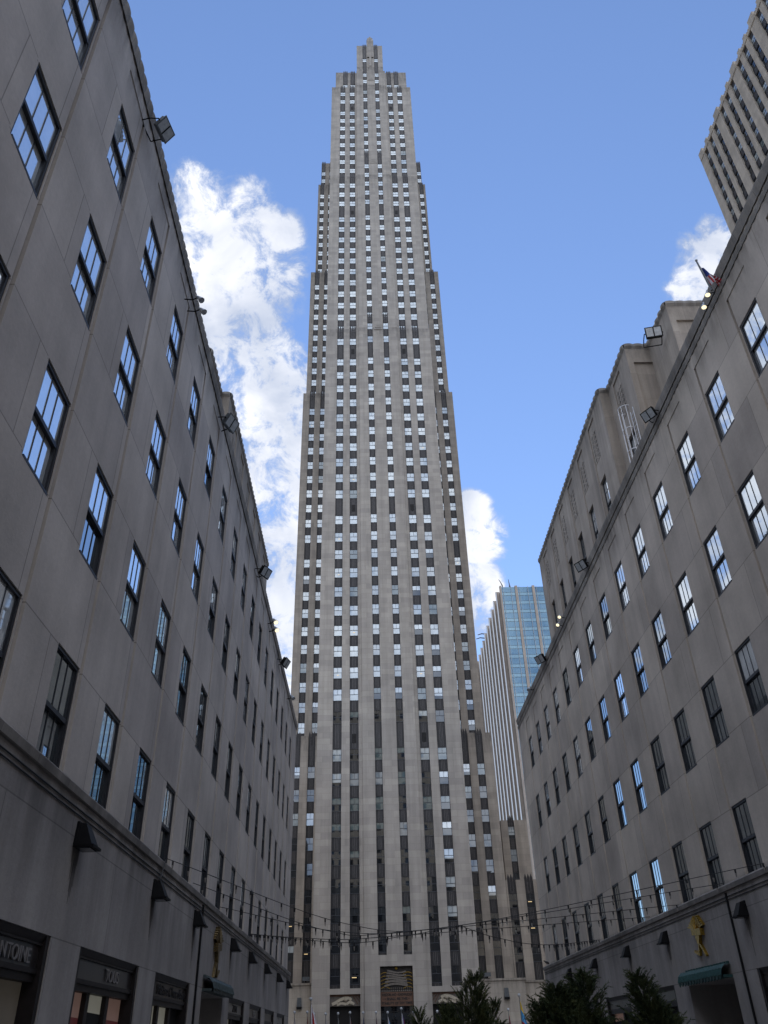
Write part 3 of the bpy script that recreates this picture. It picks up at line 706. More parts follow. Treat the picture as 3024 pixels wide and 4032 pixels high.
        tf = (lambda ya_: (lambda u, v, d: (u, ya_ + d, v)))(ya)
        if dx > 3: hf(pm, brk(fu[0], fu[1], [xa - s * .35, xa - s * 1.5]), brk(zr - 1.5, zt - .35, [33.2]), lambda u, v, xa=xa: .12 if (min(xa - s * .35, xa - s * 1.5) < u < max(xa - s * .35, xa - s * 1.5) and v < 33.2) else 0.0, tf)
        else: hf(pm, fu, [zr - 1.5, zt - .35], lambda u, v: 0.0, tf)
        pm.quad((xa, yb, zr - 1.5), (xa - s * 12, yb, zr - 1.5), (xa - s * 12, yb, zt - .35), (xa, yb, zt - .35))
        pm.quad((xa - s * .1, ya + .1, zt - .4), (xb, ya + .1, zt - .4), (xb, yb, zt - .4), (xa - s * .1, yb, zt - .4))
    P(pm.build('penthouse', M['stone_pent']))
    for q in pent_x:
        dx = 2.65 if q > 38.2 else 3.25
        if q < 34.5: continue
        xa = xw - s * dx
        o = P(obj('window', sash_x, None, (xa - s * .2, q + .625, 26.15), R(90) * s, (.96, 1, 3.4 / 2.26))); obj('pane', pane_me[0 if q > 46 else 2], o)
        g = MB(); g.quad((xa - s * .24, q, 31.05), (xa - s * .24, q + 1.25, 31.05), (xa - s * .24, q + 1.25, 33.2), (xa - s * .24, q, 33.2), m=0)
        nz_ = 6; hz = 2.15 / nz_
        for k in range(nz_):
            z0 = 31.05 + hz * k
            for j in range(2):
                ya = q + .625 * j; yb = ya + .625
                for (A, B) in (((ya, z0), (yb, z0 + hz)), ((yb, z0), (ya, z0 + hz))):
                    dy, dz = B[0] - A[0], B[1] - A[1]; l = math.hypot(dy, dz); ny, nzz = -dz / l * .075, dy / l * .075
                    g.prism([(xa - s * .05, A[0] - ny, A[1] - nzz), (xa - s * .05, B[0] - ny, B[1] - nzz), (xa - s * .05, B[0] + ny, B[1] + nzz), (xa - s * .05, A[0] + ny, A[1] + nzz)], (-s * .12, 0, 0), 1)
                g.box(xa - s * .045, xa - s * .17, q + .625 * j + .0, q + .625 * j + .06, z0, z0 + hz, 1)
            g.box(xa - s * .047, xa - s * .165, q, q + 1.25, z0 - .03, z0 + .03, 1)
        P(g.build('grille', [M['dark'], M['stone_pent']]))
    pc = MB()
    for (dx, ya, yb, endx) in ((2.65, 38.2, 60.0, 3.25), (3.25, 34.3, 38.2, 4.73), (4.73, 31.0, 34.3, 13)):
        xa = xw - s * dx; n = int((yb - ya) / .09); pr = None
        for i in range(n + 1):
            y = ya + (yb - ya) * i / n; e = .05 + .09 * abs(math.sin(math.pi * (y - ya) / .56)) ** .6
            cur = [(xa, y, zt - .37), (xa + s * e, y, zt - .2), (xa + s * e, y, zt - .02), (xa - s * .5, y, zt)]
            if pr:
                for a_ in range(3): pc.quad(pr[a_], cur[a_], cur[a_ + 1], pr[a_ + 1])
            pr = cur
        xe = xw - s * (endx + .1); n = max(2, int(abs(xe - xa) / .09)); pr = None
        for i in range(n + 1):
            x = xa + (xe - xa) * i / n; e = .05 + .07 * abs(math.sin(math.pi * abs(x - xa) / .56)) ** .6
            cur = [(x, ya, zt - .37), (x, ya - e, zt - .2), (x, ya - e, zt - .02), (x, ya + .5, zt)]
            if pr:
                for a_ in range(3): pc.quad(pr[a_], cur[a_], cur[a_ + 1], pr[a_ + 1])
            pr = cur
    P(pc.build('penthouse_coping', M['stone_coping']))
    return root, P
SHL = [(11.3, 15.95), (17.65, 22.35), (24.1, 28.85), (36.94, 41.6), (43.35, 48.0), (49.6, 54.4), (56.0, 60.9)]
SHR = [(17.8, 22.4), (24.2, 28.95), (37.25, 41.9), (44.0, 48.6), (50.2, 54.9), (56.6, 61.4)]
PY = [35.9, 40.3, 43.66, 47.02, 50.38, 53.74, 57.1]
left, PLf = side_building(1, -5.8, 8.98, 3.19, -3, 17, 63.6, 21.72, M['stone_left'],
    'long grey limestone building on the left with shop signs along its base', SHL, (30.9, 35.35), PY, 29.7)
right, PRt = side_building(-1, 12.35, 8.58, 3.285, -2, 17, 64.6, 22.12, M['stone_right'],
    'long brownish limestone building on the right behind the conifers', SHR, (30.95, 35.5), PY, 29.9)
# shop fronts (parts of the buildings)
def shopfront(P, s, xw, a, b, sign, panes, text=None, tcol=None, tsize=.3, tc=None, twid=None):
    f = MB(); X = lambda d: xw + s * (.18 - d)
    f.box(X(.02), X(.55), a, a + .16, G, 1.72); f.box(X(.02), X(.55), b - .16, b, G, 1.72)
    f.prism([(X(.02), a + .16, 1.725), (X(.09), a + .16, 1.60), (X(.55), a + .16, 1.60), (X(.55), a + .16, 1.725)], (0, b - a - .32, 0))
    f.box(X(.07), X(.55), a + .16, b - .16, 1.565, 1.60)
    f.box(X(.08), X(.55), a + .16, b - .16, 1.14, 1.22); f.box(X(.12), X(.55), a + .16, b - .16, 1.02, 1.14)
    for k in range(1, len(panes)):
        y = a + .16 + (b - a - .32) * k / len(panes); f.box(X(.20), X(.5), y - .11, y + .11, G, 1.02)
    o = P(f.build('shopfront', M['bronze']))
    sg = MB(); sg.quad((X(.12), a + .16, 1.22), (X(.12), b - .16, 1.22), (X(.12), b - .16, 1.565), (X(.12), a + .16, 1.565))
    so_ = sg.build('sign', M[sign]); so_.parent = o; so_.location = -Vector(root_loc(o))
    n = len(panes)
    for k, pn in enumerate(panes):
        y0 = a + .16 + (b - a - .32) * k / n; y1 = a + .16 + (b - a - .32) * (k + 1) / n
        q = MB(); cut = .62 + .1 * (k % 2)
        q.quad((X(.3), y0, cut), (X(.3), y1, cut - .03), (X(.3), y1, 1.02), (X(.3), y0, 1.02), m=0)
        q.quad((X(.3), y0, G), (X(.3), y1, G), (X(.3), y1, cut - .03), (X(.3), y0, cut), m=1)
        p_ = q.build('display_window', [M[pn[0]], M[pn[1]]]); p_.parent = o; p_.location = so_.location
    if text:
        me = text_mesh(text, tsize, .012, width=twid); me.materials.append(M[tcol])
        t = obj('lettering', me); t.rotation_euler = (R(90), 0, R(90) * s); t.parent = o
        t.location = Vector((X(.095), tc if tc else (a + b) / 2, 1.275)) + so_.location
    return o
def root_loc(o): return o.parent.location + o.location
W = ('shop_warm', 'shop_warm'); PK = ('shop_pink', 'shop_red'); CRM = ('shop_cream', 'shop_cream'); DK = ('dark', 'dark')
shopfront(PLf, 1, -5.8, *SHL[0], 'sign_dark', [W], 'ANTOINE', 'lettering_grey', .32, 14.6, 1.56)
shopfront(PLf, 1, -5.8, *SHL[1], 'sign_dark', [PK, ('shop_cream', 'dark'), PK], 'TOUS', 'lettering_grey', .34, 20.45, 1.05)
shopfront(PLf, 1, -5.8, *SHL[2], 'sign_brown', [CRM, CRM, DK], 'Ma\u00eetre Chocolatier', 'lettering_dark', .34, 26.9, 4.0)
shopfront(PLf, 1, -5.8, *SHL[3], 'sign_pale', [CRM, DK], 'ZEN', 'lettering_dark', .34, 39.4, 1.2)
shopfront(PLf, 1, -5.8, *SHL[4], 'sign_dark', [W, DK], 'IS', 'lettering_grey', .34, 45.9, .6)
shopfront(PLf, 1, -5.8, *SHL[5], 'sign_dark', [W, DK])
shopfront(PLf, 1, -5.8, *SHL[6], 'sign_pale', [CRM, W])
for i, sh in enumerate(SHR): shopfront(PRt, -1, 12.35, *sh, 'sign_dark' if i in (0, 2) else 'sign_brown', [DK, ('shop_pink', 'dark')] if i > 2 else [DK, DK])

# ------------------------------------------------------------------ things on the facades
NTH = ['nearest', 'second nearest', 'third nearest', 'fourth nearest', 'fifth nearest', 'sixth nearest', 'seventh nearest', 'farthest']
def lantern_mesh():
    m = MB()   # back at y=0, projects to -y
    m.prism([(-.19, 0, .46), (.19, 0, .46), (.24, 0, .02), (-.24, 0, .02)], (0, -.05, 0))
    p = [(-.17, -.05, .44), (.17, -.05, .44), (.17, -.17, .42), (-.17, -.17, .42)]; q = [(-.24, -.05, .03), (.24, -.05, .03), (.24, -.36, .03), (-.24, -.36, .03)]
    for k in range(4): m.quad(p[k], p[(k + 1) % 4], q[(k + 1) % 4], q[k])
    m.quad(*p); m.box(-.26, .26, -.40, -.02, -.015, .03)
    return m
hood = lantern_mesh().mesh('hood', [M['black']])
lm = MB(); lm.box(-.2, .2, -.33, -.06, -.035, -.015); lens = lm.mesh('lens', [M['lens']])
lan0 = None
def lantern(x, y, z, rz, label):
    global lan0
    if lan0 is None:
        lan0 = thing('wall_lantern', label, 'wall light', group='hooded wall lanterns under the ledges'); obj('hood', hood, lan0); obj('lens', lens, lan0); o = lan0
    else: o = copy_tree(lan0); o['label'] = label
    o.location = (x, y, z); o.rotation_euler = (0, 0, rz)
LY = [16.42, 22.87, 28.6, 36.54, 42.17, 48.57, 55.2, 61.6]
where = ['over the stone pier left of the second shop', 'above the pier between second and third shop', 'just before the drainpipe', 'just past the canopied doorway', 'over the pier past the first sign', 'between two far shop signs', 'last but one before the corner', 'at the far corner of the facade']
for i, y in enumerate(LY): lantern(-5.62, y, 3.27, R(90), '%s black lantern on the left facade, %s' % (NTH[i], where[i]))
RY = [28.72, 37.0, 42.85, 49.45, 56.05]
wr = ['right of the gilded ornament and drainpipe', 'left of the gilded ornament', 'above the leaning conifer', 'above the drooping tip of the broad conifer', 'half hidden behind the broad conifer']
for i, y in enumerate(RY): lantern(12.17, y, 3.17, R(-90), 'black hooded wall lantern on the right building, %s' % wr[i])
# floodlights on the roof edges
def flood_parts():
    m = MB(); m.box(-.42, .42, -.10, .10, -.30, .30); m.box(-.46, .46, -.14, -.10, -.34, .34)
    for k in range(5): m.box(-.36 + .18 * k - .02, -.36 + .18 * k + .02, .10, .15, -.26, .26)
    g = MB(); g.quad((-.40, -.145, -.28), (.40, -.145, -.28), (.40, -.145, .28), (-.40, -.145, .28), m=0); g.box(-.03, .03, -.155, -.146, -.28, .28, 1)
    a = MB(); a.tube([(-.50, 0, 0), (-.50, .45, -.1), (-.50, .8, -.35)], .028, 6); a.tube([(.50, 0, 0), (.50, .45, -.1), (.50, .8, -.35)], .028, 6); a.tube([(-.5, .8, -.35), (.5, .8, -.35)], .028, 6); a.tube([(-.5, 0, 0), (-.42, 0, 0)], .03, 6); a.tube([(.5, 0, 0), (.42, 0, 0)], .03, 6)
    return m.mesh('lamp_box', [M['greymetal']]), m.mesh('lamp_box', [M['black']]), g.mesh('lens', [M['lens_grey'], M['black']]), a.mesh('bracket', [M['black']])
FB, FBk, FL, FA = flood_parts()
def flood(loc, rot, sc_, label, dark=False):
    o = thing('floodlight', label, 'floodlight', loc, group='square floodlights on roof edges'); o.rotation_euler = rot; o.scale = (sc_,) * 3
    obj('lamp_box', FBk if dark else FB, o); obj('lens', FL, o); obj('bracket', FA, o); return o
flood((-5.28, 12.30, 20.62), (R(35), 0, R(78)), .62, 'large dark square floodlight hanging off the left roof edge against blue sky, nearest of all')
flood((-5.36, 24.77, 20.84), (R(28), 0, R(70)), .8, 'grey square floodlight on the left roof edge just below the stepped penthouse end')
flood((-5.3, 36.75, 20.75), (R(30), 0, R(62)), .8, 'dark square floodlight on the left roof edge below the far end of the penthouse', True)
flood((-5.3, 48.55, 20.70), (R(30), 0, R(75)), .85, 'black floodlight on an arm at the far left roof edge, against white cloud', True)
flood((11.95, 25.56, 21.72), (R(30), 0, R(-58)), .68, 'black square floodlight on the right roof edge beside the white caged ladder', True)
flood((11.95, 38.47, 21.85), (R(30), 0, R(-58)), .78, 'black square floodlight midway along the right roof edge, below penthouse windows', True)
flood((11.95, 51.48, 21.9), (R(30), 0, R(-58)), .85, 'black square floodlight on the far right roof edge, in front of the glass tower', True)
o = flood((16.3, 31.7, 32.9), (R(12), 0, R(-12)), 1.0, 'black framed floodlight standing on the middle step of the right penthouse', True)
# twin bullet spots
def spot_meshes(lit):
    m = MB(); m.tube([(0, .0, 0), (0, -.13, -.04)], .05, 8, r1=.085); m.tube([(0, .02, 0), (0, .12, .02)], .05, 8, r1=.03)
    l = MB(); l.tube([(0, -.128, -.04), (0, -.134, -.042)], .075, 10)
    a = MB(); a.tube([(0, .05, 0), (0, .12, -.12), (0, .35, -.2)], .018, 5)
    return m.mesh('lamp_head', [M['lens_grey']]), l.mesh('bulb', [M['lit' if lit else 'lens_grey']]), a.mesh('bracket', [M['black']])
SPL, SPU = spot_meshes(True), spot_meshes(False)
def spot(loc, rz, lit, label, k=1.0, tilt=-35):
    o = thing('spotlight', label, 'spotlight', loc, group='small spotlights on roof edges'); o.rotation_euler = (R(tilt) * -1, 0, rz); o.scale = (k,) * 3
    for nm, me in zip(('lamp_head', 'bulb', 'bracket'), SPL if lit else SPU): obj(nm, me, o)
spot((-5.30, 17.88, 20.32), R(80), False, 'upper of two small pale spotlights on the near left roof edge', 1.25)
spot((-5.30, 18.36, 20.30), R(80), False, 'lower of two small pale spotlights on the near left roof edge', 1.25)
spot((-5.25, 41.6, 20.32), R(40), True, 'upper lit spotlight of the pair far along the left roof edge', 1.7)
spot((-5.25, 42.3, 20.16), R(40), True, 'lower lit spotlight of the pair far along the left roof edge', 1.7)
spot((-5.25, 53.7, 20.34), R(40), False, 'tiny unlit spotlight near the far left roof corner', 1.7)
spot((11.9, 44.5, 21.75), R(-40), True, 'upper lit spotlight of the pair midway along the right roof edge', 1.35)
spot((11.9, 45.2, 21.55), R(-40), True, 'lower lit spotlight of the pair midway along the right roof edge', 1.35)
spot((11.9, 56.15, 21.6), R(-40), False, 'tiny unlit spotlight near the far right roof corner', 1.8)
spot((11.97, 19.25, 21.36), R(-60), True, 'lower lit spotlight beside the striped flag on the right roof', 1.15, -60)
spot((11.97, 18.8, 21.48), R(-60), True, 'upper lit spotlight beside the striped flag on the right roof', 1.15, -60)
# base floodlights and boxes on the low block of the tower
for x, lab in ((-8.95, 'small dark lamp on the low stone block left of the tower entrance'), (15.9, 'small dark lamp on the low stone block right of the tower entrance')):
    z = 7.25 if x < 0 else 7.2
    o = thing('ledge_lamp', lab, 'lamp', (x, 126.55, z), group='lamps on the low blocks of the tower'); m = MB(); m.box(-.48, .48, -.2, .2, .25, .72); m.build('lamp_box', M['greymetal'], o); m = MB(); m.box(-.08, .08, -.08, .08, 0, .26); m.box(-.3, .3, -.15, .15, -.0, .05); m.build('stem', M['black'], o)
for x, z, lab in ((18.3, 5.0, 'grey box lamp fixed to the stone wall right of the tower entrance'), (-9.75, 4.5, 'grey box lamp fixed to the stone wall left of the tower entrance')):
    o = thing('box_lamp', lab, 'wall light', (x, 126.6, z), group='box lamps on the low blocks of the tower'); m = MB(); m.prism([(-.34, 0, 0), (.34, 0, 0), (.26, 0, 1.05), (-.26, 0, 1.05)], (0, -.35, 0)); m.build('lamp_box', M['greymetal'], o); m = MB(); m.box(-.36, .36, -.4, 0, -.28, 0); m.build('lens', M['black'], o)
# white caged ladder
o = thing('caged_ladder', 'white caged ladder against the right penthouse above the roof edge', 'ladder', (15.5, 35.2, 21.6))
m = MB()
for dy in (-.24, .24): m.tube([(0, dy, 0), (0, dy, 8.7)], .028, 6)
m.build('rails', M['whitemetal'], o); m = MB()
for k in range(28): m.tube([(0, -.24, .3 + .3 * k), (0, .24, .3 + .3 * k)], .016, 5)
m.build('rungs', M['whitemetal'], o); m = MB()
arc = lambda z: [(-.40 + .42 * math.cos(t) * -1 * .95, .42 * math.sin(t), z) for t in [R(-110 + 220 * i / 12) for i in range(13)]]
for z in (2.6, 4.1, 5.6, 7.1, 8.7): m.tube(arc(z), .025, 5)
for t in (-80, -40, 0, 40, 80): m.tube([(-.40 - .40 * math.cos(R(t)), .42 * math.sin(R(t)), 2.6), (-.40 - .40 * math.cos(R(t)), .42 * math.sin(R(t)), 8.7)], .02, 5)
m.build('cage', M['whitemetal'], o)
# roof flag
def flagpole(name, label, loc, h, cols, w, hang, lean=(0, 0), ballr=.09, group=None, stripes=None, rz=0.0, gold=False, fold=.35):
    o = thing(name, label, 'flag', loc, rz, group)
    m = MB(); m.tube([(0, 0, 0), (lean[0], lean[1], h)], .045, 7, r1=.03); m.build('pole', M['greymetal'], o)
    m = MB(); m.ball((lean[0], lean[1], h + ballr), ballr, 0, 10, 6); m.build('finial', M['lens_grey' if not gold else 'gold'], o, smooth=True)
    # cloth hanging in folds from the top of the pole
    m = MB(); nx, nz = 10, 14; top = h - .25; base = Vector((lean[0], lean[1], 0))
    grid = []
    for j in range(nz + 1):
        t = j / nz; row = []
        for i in range(nx + 1):
            u = i / nx; spread = w * (.25 + .75 * min(1, t * 1.25))
            x = .04 + spread * u; y = .10 * math.sin(u * 9 + t * 2) * (.4 + t); z = top - hang * t - fold * u * (1 - .25 * t)
            row.append((base.x * (z / h) + x, base.y * (z / h) + y, z))
        grid.append(row)
    for j in range(nz):
        for i in range(nx):
            u, t = i / nx, j / nz
            k = stripes(u, t) if stripes else min(len(cols) - 1, int(u * len(cols)))
            m.quad(grid[j][i], grid[j][i + 1], grid[j + 1][i + 1], grid[j + 1][i], m=k)
    m.build('cloth', [M['f_' + c] for c in cols], o, smooth=True); return o
def usa(u, t): return 2 if (t < .5 and u < .45) else (0 if int(t * 13) % 2 == 0 and u >= .45 or (t >= .5 and int(u * 10) % 2 == 0) else 1)
flagpole('roof_flag', 'striped red white and blue flag on a short pole at the right roof edge', (12.0, 18.55, 21.3), 1.5, ['red', 'white', 'blue'], .42, .95, (-.16, -.06), .05, stripes=usa, rz=R(-20))
# flags round the plaza
FLG = [(-9.0, 3.46, ['white', 'purple'], 'furled white and purple flag at the left end of the row before the tower'),
       (-7.52, 3.44, ['red', 'brown'], 'furled red flag close behind the tall white flag'),
       (-6.74, 3.24, ['red', 'purple'], 'furled dark red flag just right of the tall white flag'),
       (-5.38, 3.22, ['white', 'blue'], 'furled white and blue flag left of the left doorway'),
       (-3.93, 3.22, ['white', 'green'], 'furled pale flag in front of the dark left doorway, left one'),
       (-2.55, 3.28, ['white', 'red'], 'furled white and red flag in front of the dark left doorway, right one'),
       (-1.02, 3.23, ['blue', 'purple'], 'furled dark blue flag on the pier left of the relief'),
       (0.47, 3.23, ['purple', 'red'], 'furled dark purple flag next to the entrance screen'),
       (1.83, 3.19, ['white', 'sky'], 'white hanging flag at the left of the glass entrance screen'),
       (3.44, 3.54, ['white', 'blue', 'red'], 'starred blue and striped flag in front of the glass entrance screen'),
       (4.87, 3.19, ['brown', 'white', 'blue'], 'brown and white flag at the right edge of the entrance screen'),
       (7.62, 3.16, ['green', 'white'], 'furled flag half hidden by the small conifer'),
       (13.55, 3.12, ['white', 'green'], 'furled flag right behind the tall conifer'),
       (14.48, 3.25, ['brown', 'green'], 'furled brownish flag between the tall and the broad conifer'),
       (15.93, 3.15, ['red', 'blue'], 'furled red and blue flag left of the broad conifer')]
for x, z, cols, lab in FLG:
    wd = .62 if 'white hanging' in lab or 'starred' in lab or 'brown and' in lab else .26
    flagpole('flag', lab, (x, 110, G), z - G - .22, cols, wd, 2.2, ballr=.15, group='flags on poles round the plaza', fold=.5)
flagpole('flag', 'tall white flag with a red emblem hanging left of the entrance', (-5.95, 92, G), 3.95 - G - .2, ['white', 'red'], 1.0, 2.6, ballr=.15, group='flags on poles round the plaza', stripes=lambda u, t: 1 if (.15 < u < .5 and .15 < t < .62) else 0, fold=.7)
flagpole('flag', 'yellow, light blue and red flag beside the broad conifer', (14.05, 89, G), 3.68 - G - .2, ['sky', 'yellow', 'red'], .6, 2.6, ballr=.15, group='flags on poles round the plaza', stripes=lambda u, t: 1 if t < .22 else (2 if t > .6 else 0), fold=.6)
# gilded ornaments over the canopied doorways
def ornament(s, xw, yc, z0, z1, label):
    o = thing('wall_ornament', label, 'sculpture', (xw, yc, z0)); m = MB(); h = z1 - z0
    def rib(pts, w, dx=.10, off=0.0):
        for (ya, za), (yb, zb) in zip(pts[:-1], pts[1:]):
            dy, dz = yb - ya, zb - za; l = math.hypot(dy, dz) or 1; ny, nz_ = -dz / l * w / 2, dy / l * w / 2
            m.prism([(s * off, ya - ny, za - nz_), (s * off, yb - ny, zb - nz_), (s * off, yb + ny, zb + nz_), (s * off, ya + ny, za + nz_)], (s * dx, 0, 0))
    for k in range(6): rib([(-.08, .66 * h), (-.72 + .07 * k, (.74 + .05 * k) * h)], .05, .10 + .012 * k)       # two fans of rays
    for k in range(6): rib([(.08, .68 * h), (.15 + .11 * k, (1.02 - .05 * k) * h)], .05, .10 + .012 * k)
    for k in range(4): rib([(.42, (.56 + .035 * k) * h), (-.5, (.50 + .045 * k) * h)], .055, .16)
    body = [(-.20, .60 * h), (.22, .66 * h), (.20, .45 * h), (.12, .28 * h), (-.04, .28 * h), (-.16, .44 * h)]
    m.prism([(0, y, z) for y, z in body], (s * .12, 0, 0))
    rib([(.08, .30 * h), (.22, .02 * h), (.68, .14 * h)], .075, .10); rib([(-.0, .30 * h), (-.22, .14 * h), (-.42, -.04 * h)], .075, .10)
    m.build('gilded_relief', M['gold' if s < 0 else 'gold_dull'], o); return o
ornament(-1, 12.17, 33.2, 2.45, 3.72, 'gilded rayed wall ornament above the teal canopy on the right building')
ornament(1, -5.62, 33.0, 2.15, 3.72, 'dull gilded wall ornament seen edge on above the left canopy')
# thin cables under the ledges
for s, xw, ye, nm in ((1, -5.62, 63.5, 'left'), (-1, 12.17, 64.5, 'right')):
    for z, w_ in ((3.93, 'upper'), (3.83, 'lower')):
        m = MB(); m.tube([(xw + s * .02, -5 + k * (ye + 5) / 24, z - .006 * (k % 2)) for k in range(25)], .014, 5)
        tag(m.build('wall_cable', M['cable']), '%s of two thin dark cables along the wall under the %s ledge' % (w_, nm), 'cable', 'wall cables')
m = MB(); m.tube([(-5.50, 23.3, 4.33), (-5.52, 22.95, 3.75)], .016, 5); tag(m.build('lamp_cord', M['cable']), 'short dark cord from the left ledge down to the second lantern', 'cord')
# festoon lights slung across the passage
bm2 = MB(); bm2.tube([(0, 0, 0), (0, 0, -.11)], .027, 6); bm2.tube([(0, 0, -.11), (0, 0, -.15), (0, 0, -.19), (0, 0, -.23)], .03, 6, r1=.012, m=1)
bulb_me = bm2.mesh('bulb', [M['cable'], M['bulb']])
hubp = (2.98, 30.0, 3.27)
CAB = [((-5.55, 23.2, 4.34), (-0.85, 30, 3.41), hubp, (12.1, 26.3, 4.36), 'topmost festoon string, from the second left lantern to the right frame edge'),
       ((-5.55, 27.4, 4.36), (-1.44, 30, 3.21), (1.4, 30, 3.14), (12.1, 34.6, 4.30), 'festoon string sagging just under the topmost one, ending on the right ledge midway'),
       ((-5.55, 32.6, 4.36), (-0.9, 30.4, 3.20), hubp, (12.1, 29.8, 4.33), 'festoon string from above the left drainpipe to above the right gilded ornament'),
       ((-5.55, 41.1, 4.36), (-.96, 30, 2.85), (.97, 30, 2.98), (2.98, 30.0, 3.25), 'lowest festoon string on the left half, curving up to the knot in the middle'),
       ((2.98, 30.0, 3.26), (4.4, 31.5, 3.02), (6.6, 34, 2.98), (12.1, 47.5, 4.34), 'lowest festoon string on the right half, from the knot down to the far right ledge'),
       ((-5.55, 41.5, 4.37), (-1.3, 31, 3.05), (1.2, 30.4, 3.06), (12.1, 38.5, 4.34), 'festoon string sagging mid passage between the far parts of both ledges')]
def cr_pts(P4, n=30):
    ps = [Vector(p) for p in P4]; ps = [ps[0] * 2 - ps[1]] + ps + [ps[-1] * 2 - ps[-2]]; out = []
    for k in range(3):
        p0, p1, p2, p3 = ps[k:k + 4]
        for i in range(n):
            t = i / n; out.append(.5 * ((2 * p1) + (-p0 + p2) * t + (2 * p0 - 5 * p1 + 4 * p2 - p3) * t * t + (-p0 + 3 * p1 - 3 * p2 + p3) * t ** 3))
    out.append(ps[4]); return out
for P0, P1, P2, P3, lab in CAB:
    o = thing('festoon_light', lab, 'string lights', P0, group='festoon lights across the passage')
    pts = [p - Vector(P0) for p in cr_pts((P0, P1, P2, P3))]
    m = MB(); m.tube(pts, .011, 5); m.build('cable', M['cable'], o)
    acc = 0; nxt = .35
    for p, q in zip(pts[:-1], pts[1:]):
        l = (q - p).length
        while acc + l > nxt:
            t = (nxt - acc) / l; obj('bulb', bulb_me, o, p.lerp(q, t)); nxt += .62 + .25 * rnd.random()
        acc += l
# bird
o = thing('bird', 'small dark bird perched on the far end of the right ledge', 'bird', (12.2, 63.6, 4.36))
m = MB(); prof = [(-.24, .03, .02), (-.15, .07, .05), (-.04, .12, .085), (.06, .16, .075), (.11, .20, .05), (.15, .235, .048), (.19, .235, .03), (.235, .225, .004)]
for k in range(len(prof) - 1): m.tube([(prof[k][0], 0, prof[k][1]), (prof[k + 1][0], 0, prof[k + 1][1])], prof[k][2], 8, r1=prof[k + 1][2], cap=False)
m.build('body', M['feather'], o, rz=R(160), smooth=True); m = MB()
for dy in (-.03, .03): m.tube([(0, dy, 0), (.01, dy, .07)], .008, 4)
m.build('leg', M['black'], o, rz=R(160))

# ------------------------------------------------------------------ conifers
def conifer(label, loc, h, rad, seed, lean=(0, 0), nspray=520, droop=.25, tops=None, m_='needle', squash=1.0):
    rr = random.Random(seed); o = thing('conifer', label, 'tree', loc, group='conifers in the planters')
    tops = [(a, b, c - .28, d) for a, b, c, d in (tops or [(0, 0, h, rad)])]
    cr_ = MB()
    lens_ = sum(t[2] * t[3] for t in tops)
    for (tx, ty, th, tr) in tops:
        n = int(1.7 * nspray * th * tr / lens_)
        for i in range(n):
            t = rr.random() ** .75; z = th * (.12 + .88 * t)
            prof_ = tr * (1 - t) ** .62 * (.55 + .45 * math.sin(min(1, t * 3.2) * 1.57)) + .03
            ang = rr.random() * 6.283; lump = 1 + .28 * math.sin(3 * ang + z * 5 + seed) + .18 * math.sin(7 * ang - z * 9)
            rad_ = prof_ * lump * (.30 + .70 * rr.random() ** .5)
            bx = tx * (z / th) + lean[0] * (z / th) ** 2 + rad_ * math.cos(ang); by = ty * (z / th) + lean[1] * (z / th) ** 2 + rad_ * math.sin(ang)
            L_ = (.20 + .30 * rr.random()) * (.55 + .45 * (1 - t)) * (1.2 if rr.random() < .15 else .9)
            up = .75 + .5 * t + .3 * rr.random()
            d = Vector((math.cos(ang) * .8 + lean[0] * .5, math.sin(ang) * .8 + lean[1] * .5, up)).normalized()
            p = Vector((bx, by, z)); seg = 5; prev = p
            side = d.cross(Vector((rr.random() - .5, rr.random() - .5, rr.random() - .5))).normalized()
            for k in range(seg):
                d2 = (d + Vector((0, 0, -droop * 1.8 * (k / seg) ** 1.5 * (1.6 if rr.random() < .5 else .6)))).normalized()
                q = prev + d2 * (L_ / seg); w = .008 * (1 - k / seg) + .003
                cr_.quad(prev - side * w, prev + side * w, q + side * w * .7, q - side * w * .7)
                for sgn in (-1, 1):
                    for rep in range(4):
                        ld = (d2 * (.75 + .3 * rr.random()) + side * sgn * (.55 + .35 * rr.random()) + Vector((rr.random() - .5, rr.random() - .5, rr.random() - .5)) * .7).normalized() * (L_ * (.20 + .16 * rr.random()) * (1 - .5 * k / seg))
                        nrm = ld.cross(Vector((rr.random() - .5, rr.random() - .5, rr.random() - .5))).normalized() * (.0045 + .004 * rr.random())
                        st = prev.lerp(q, rr.random()); cr_.quad(st - nrm, st + nrm, st + ld)
                prev = q; d = d2
    cr_.build('crown', M[m_], o)
    tk = MB()
    for (tx, ty, th, tr) in tops:
        tk.tube([(0, 0, -.05), (tx * .3 + lean[0] * .1, ty * .3 + lean[1] * .1, th * .3), (tx * .8 + lean[0] * .6, ty * .8 + lean[1] * .6, th * .8)], .055, 7, r1=.012)
        for k in range(9):
            z = th * (.15 + .075 * k); a_ = k * 2.4; r_ = tr * (1 - z / th) ** .8 * .8
            b0 = Vector((tx * z / th + lean[0] * (z / th) ** 2, ty * z / th + lean[1] * (z / th) ** 2, z)); tk.tube([b0, b0 + Vector((math.cos(a_) * r_, math.sin(a_) * r_, r_ * .6))], .018, 5, r1=.006)
    tk.build('trunk', M['bark'], o)
    return o
BZ = G + .75
conifer('tall pointed conifer in front of the tower base, its top highest near the centre', (2.45, 26, BZ), 1.78 - BZ, .95, 3, (.25, 0), 900, .15, tops=[(.20, 0, 1.78 - BZ, .80), (.75, .1, 2.1, .5), (-.65, .0, 2.0, .55), (.3, -.2, 2.3, .6)])
conifer('small conifer left of the tall pointed one, tip bent left', (1.42, 26, BZ), 1.0 - BZ, .4, 5, (-.14, 0), 260, .2, tops=[(0, 0, 1.0 - BZ, .38), (.3, 0, 1.55, .3)])
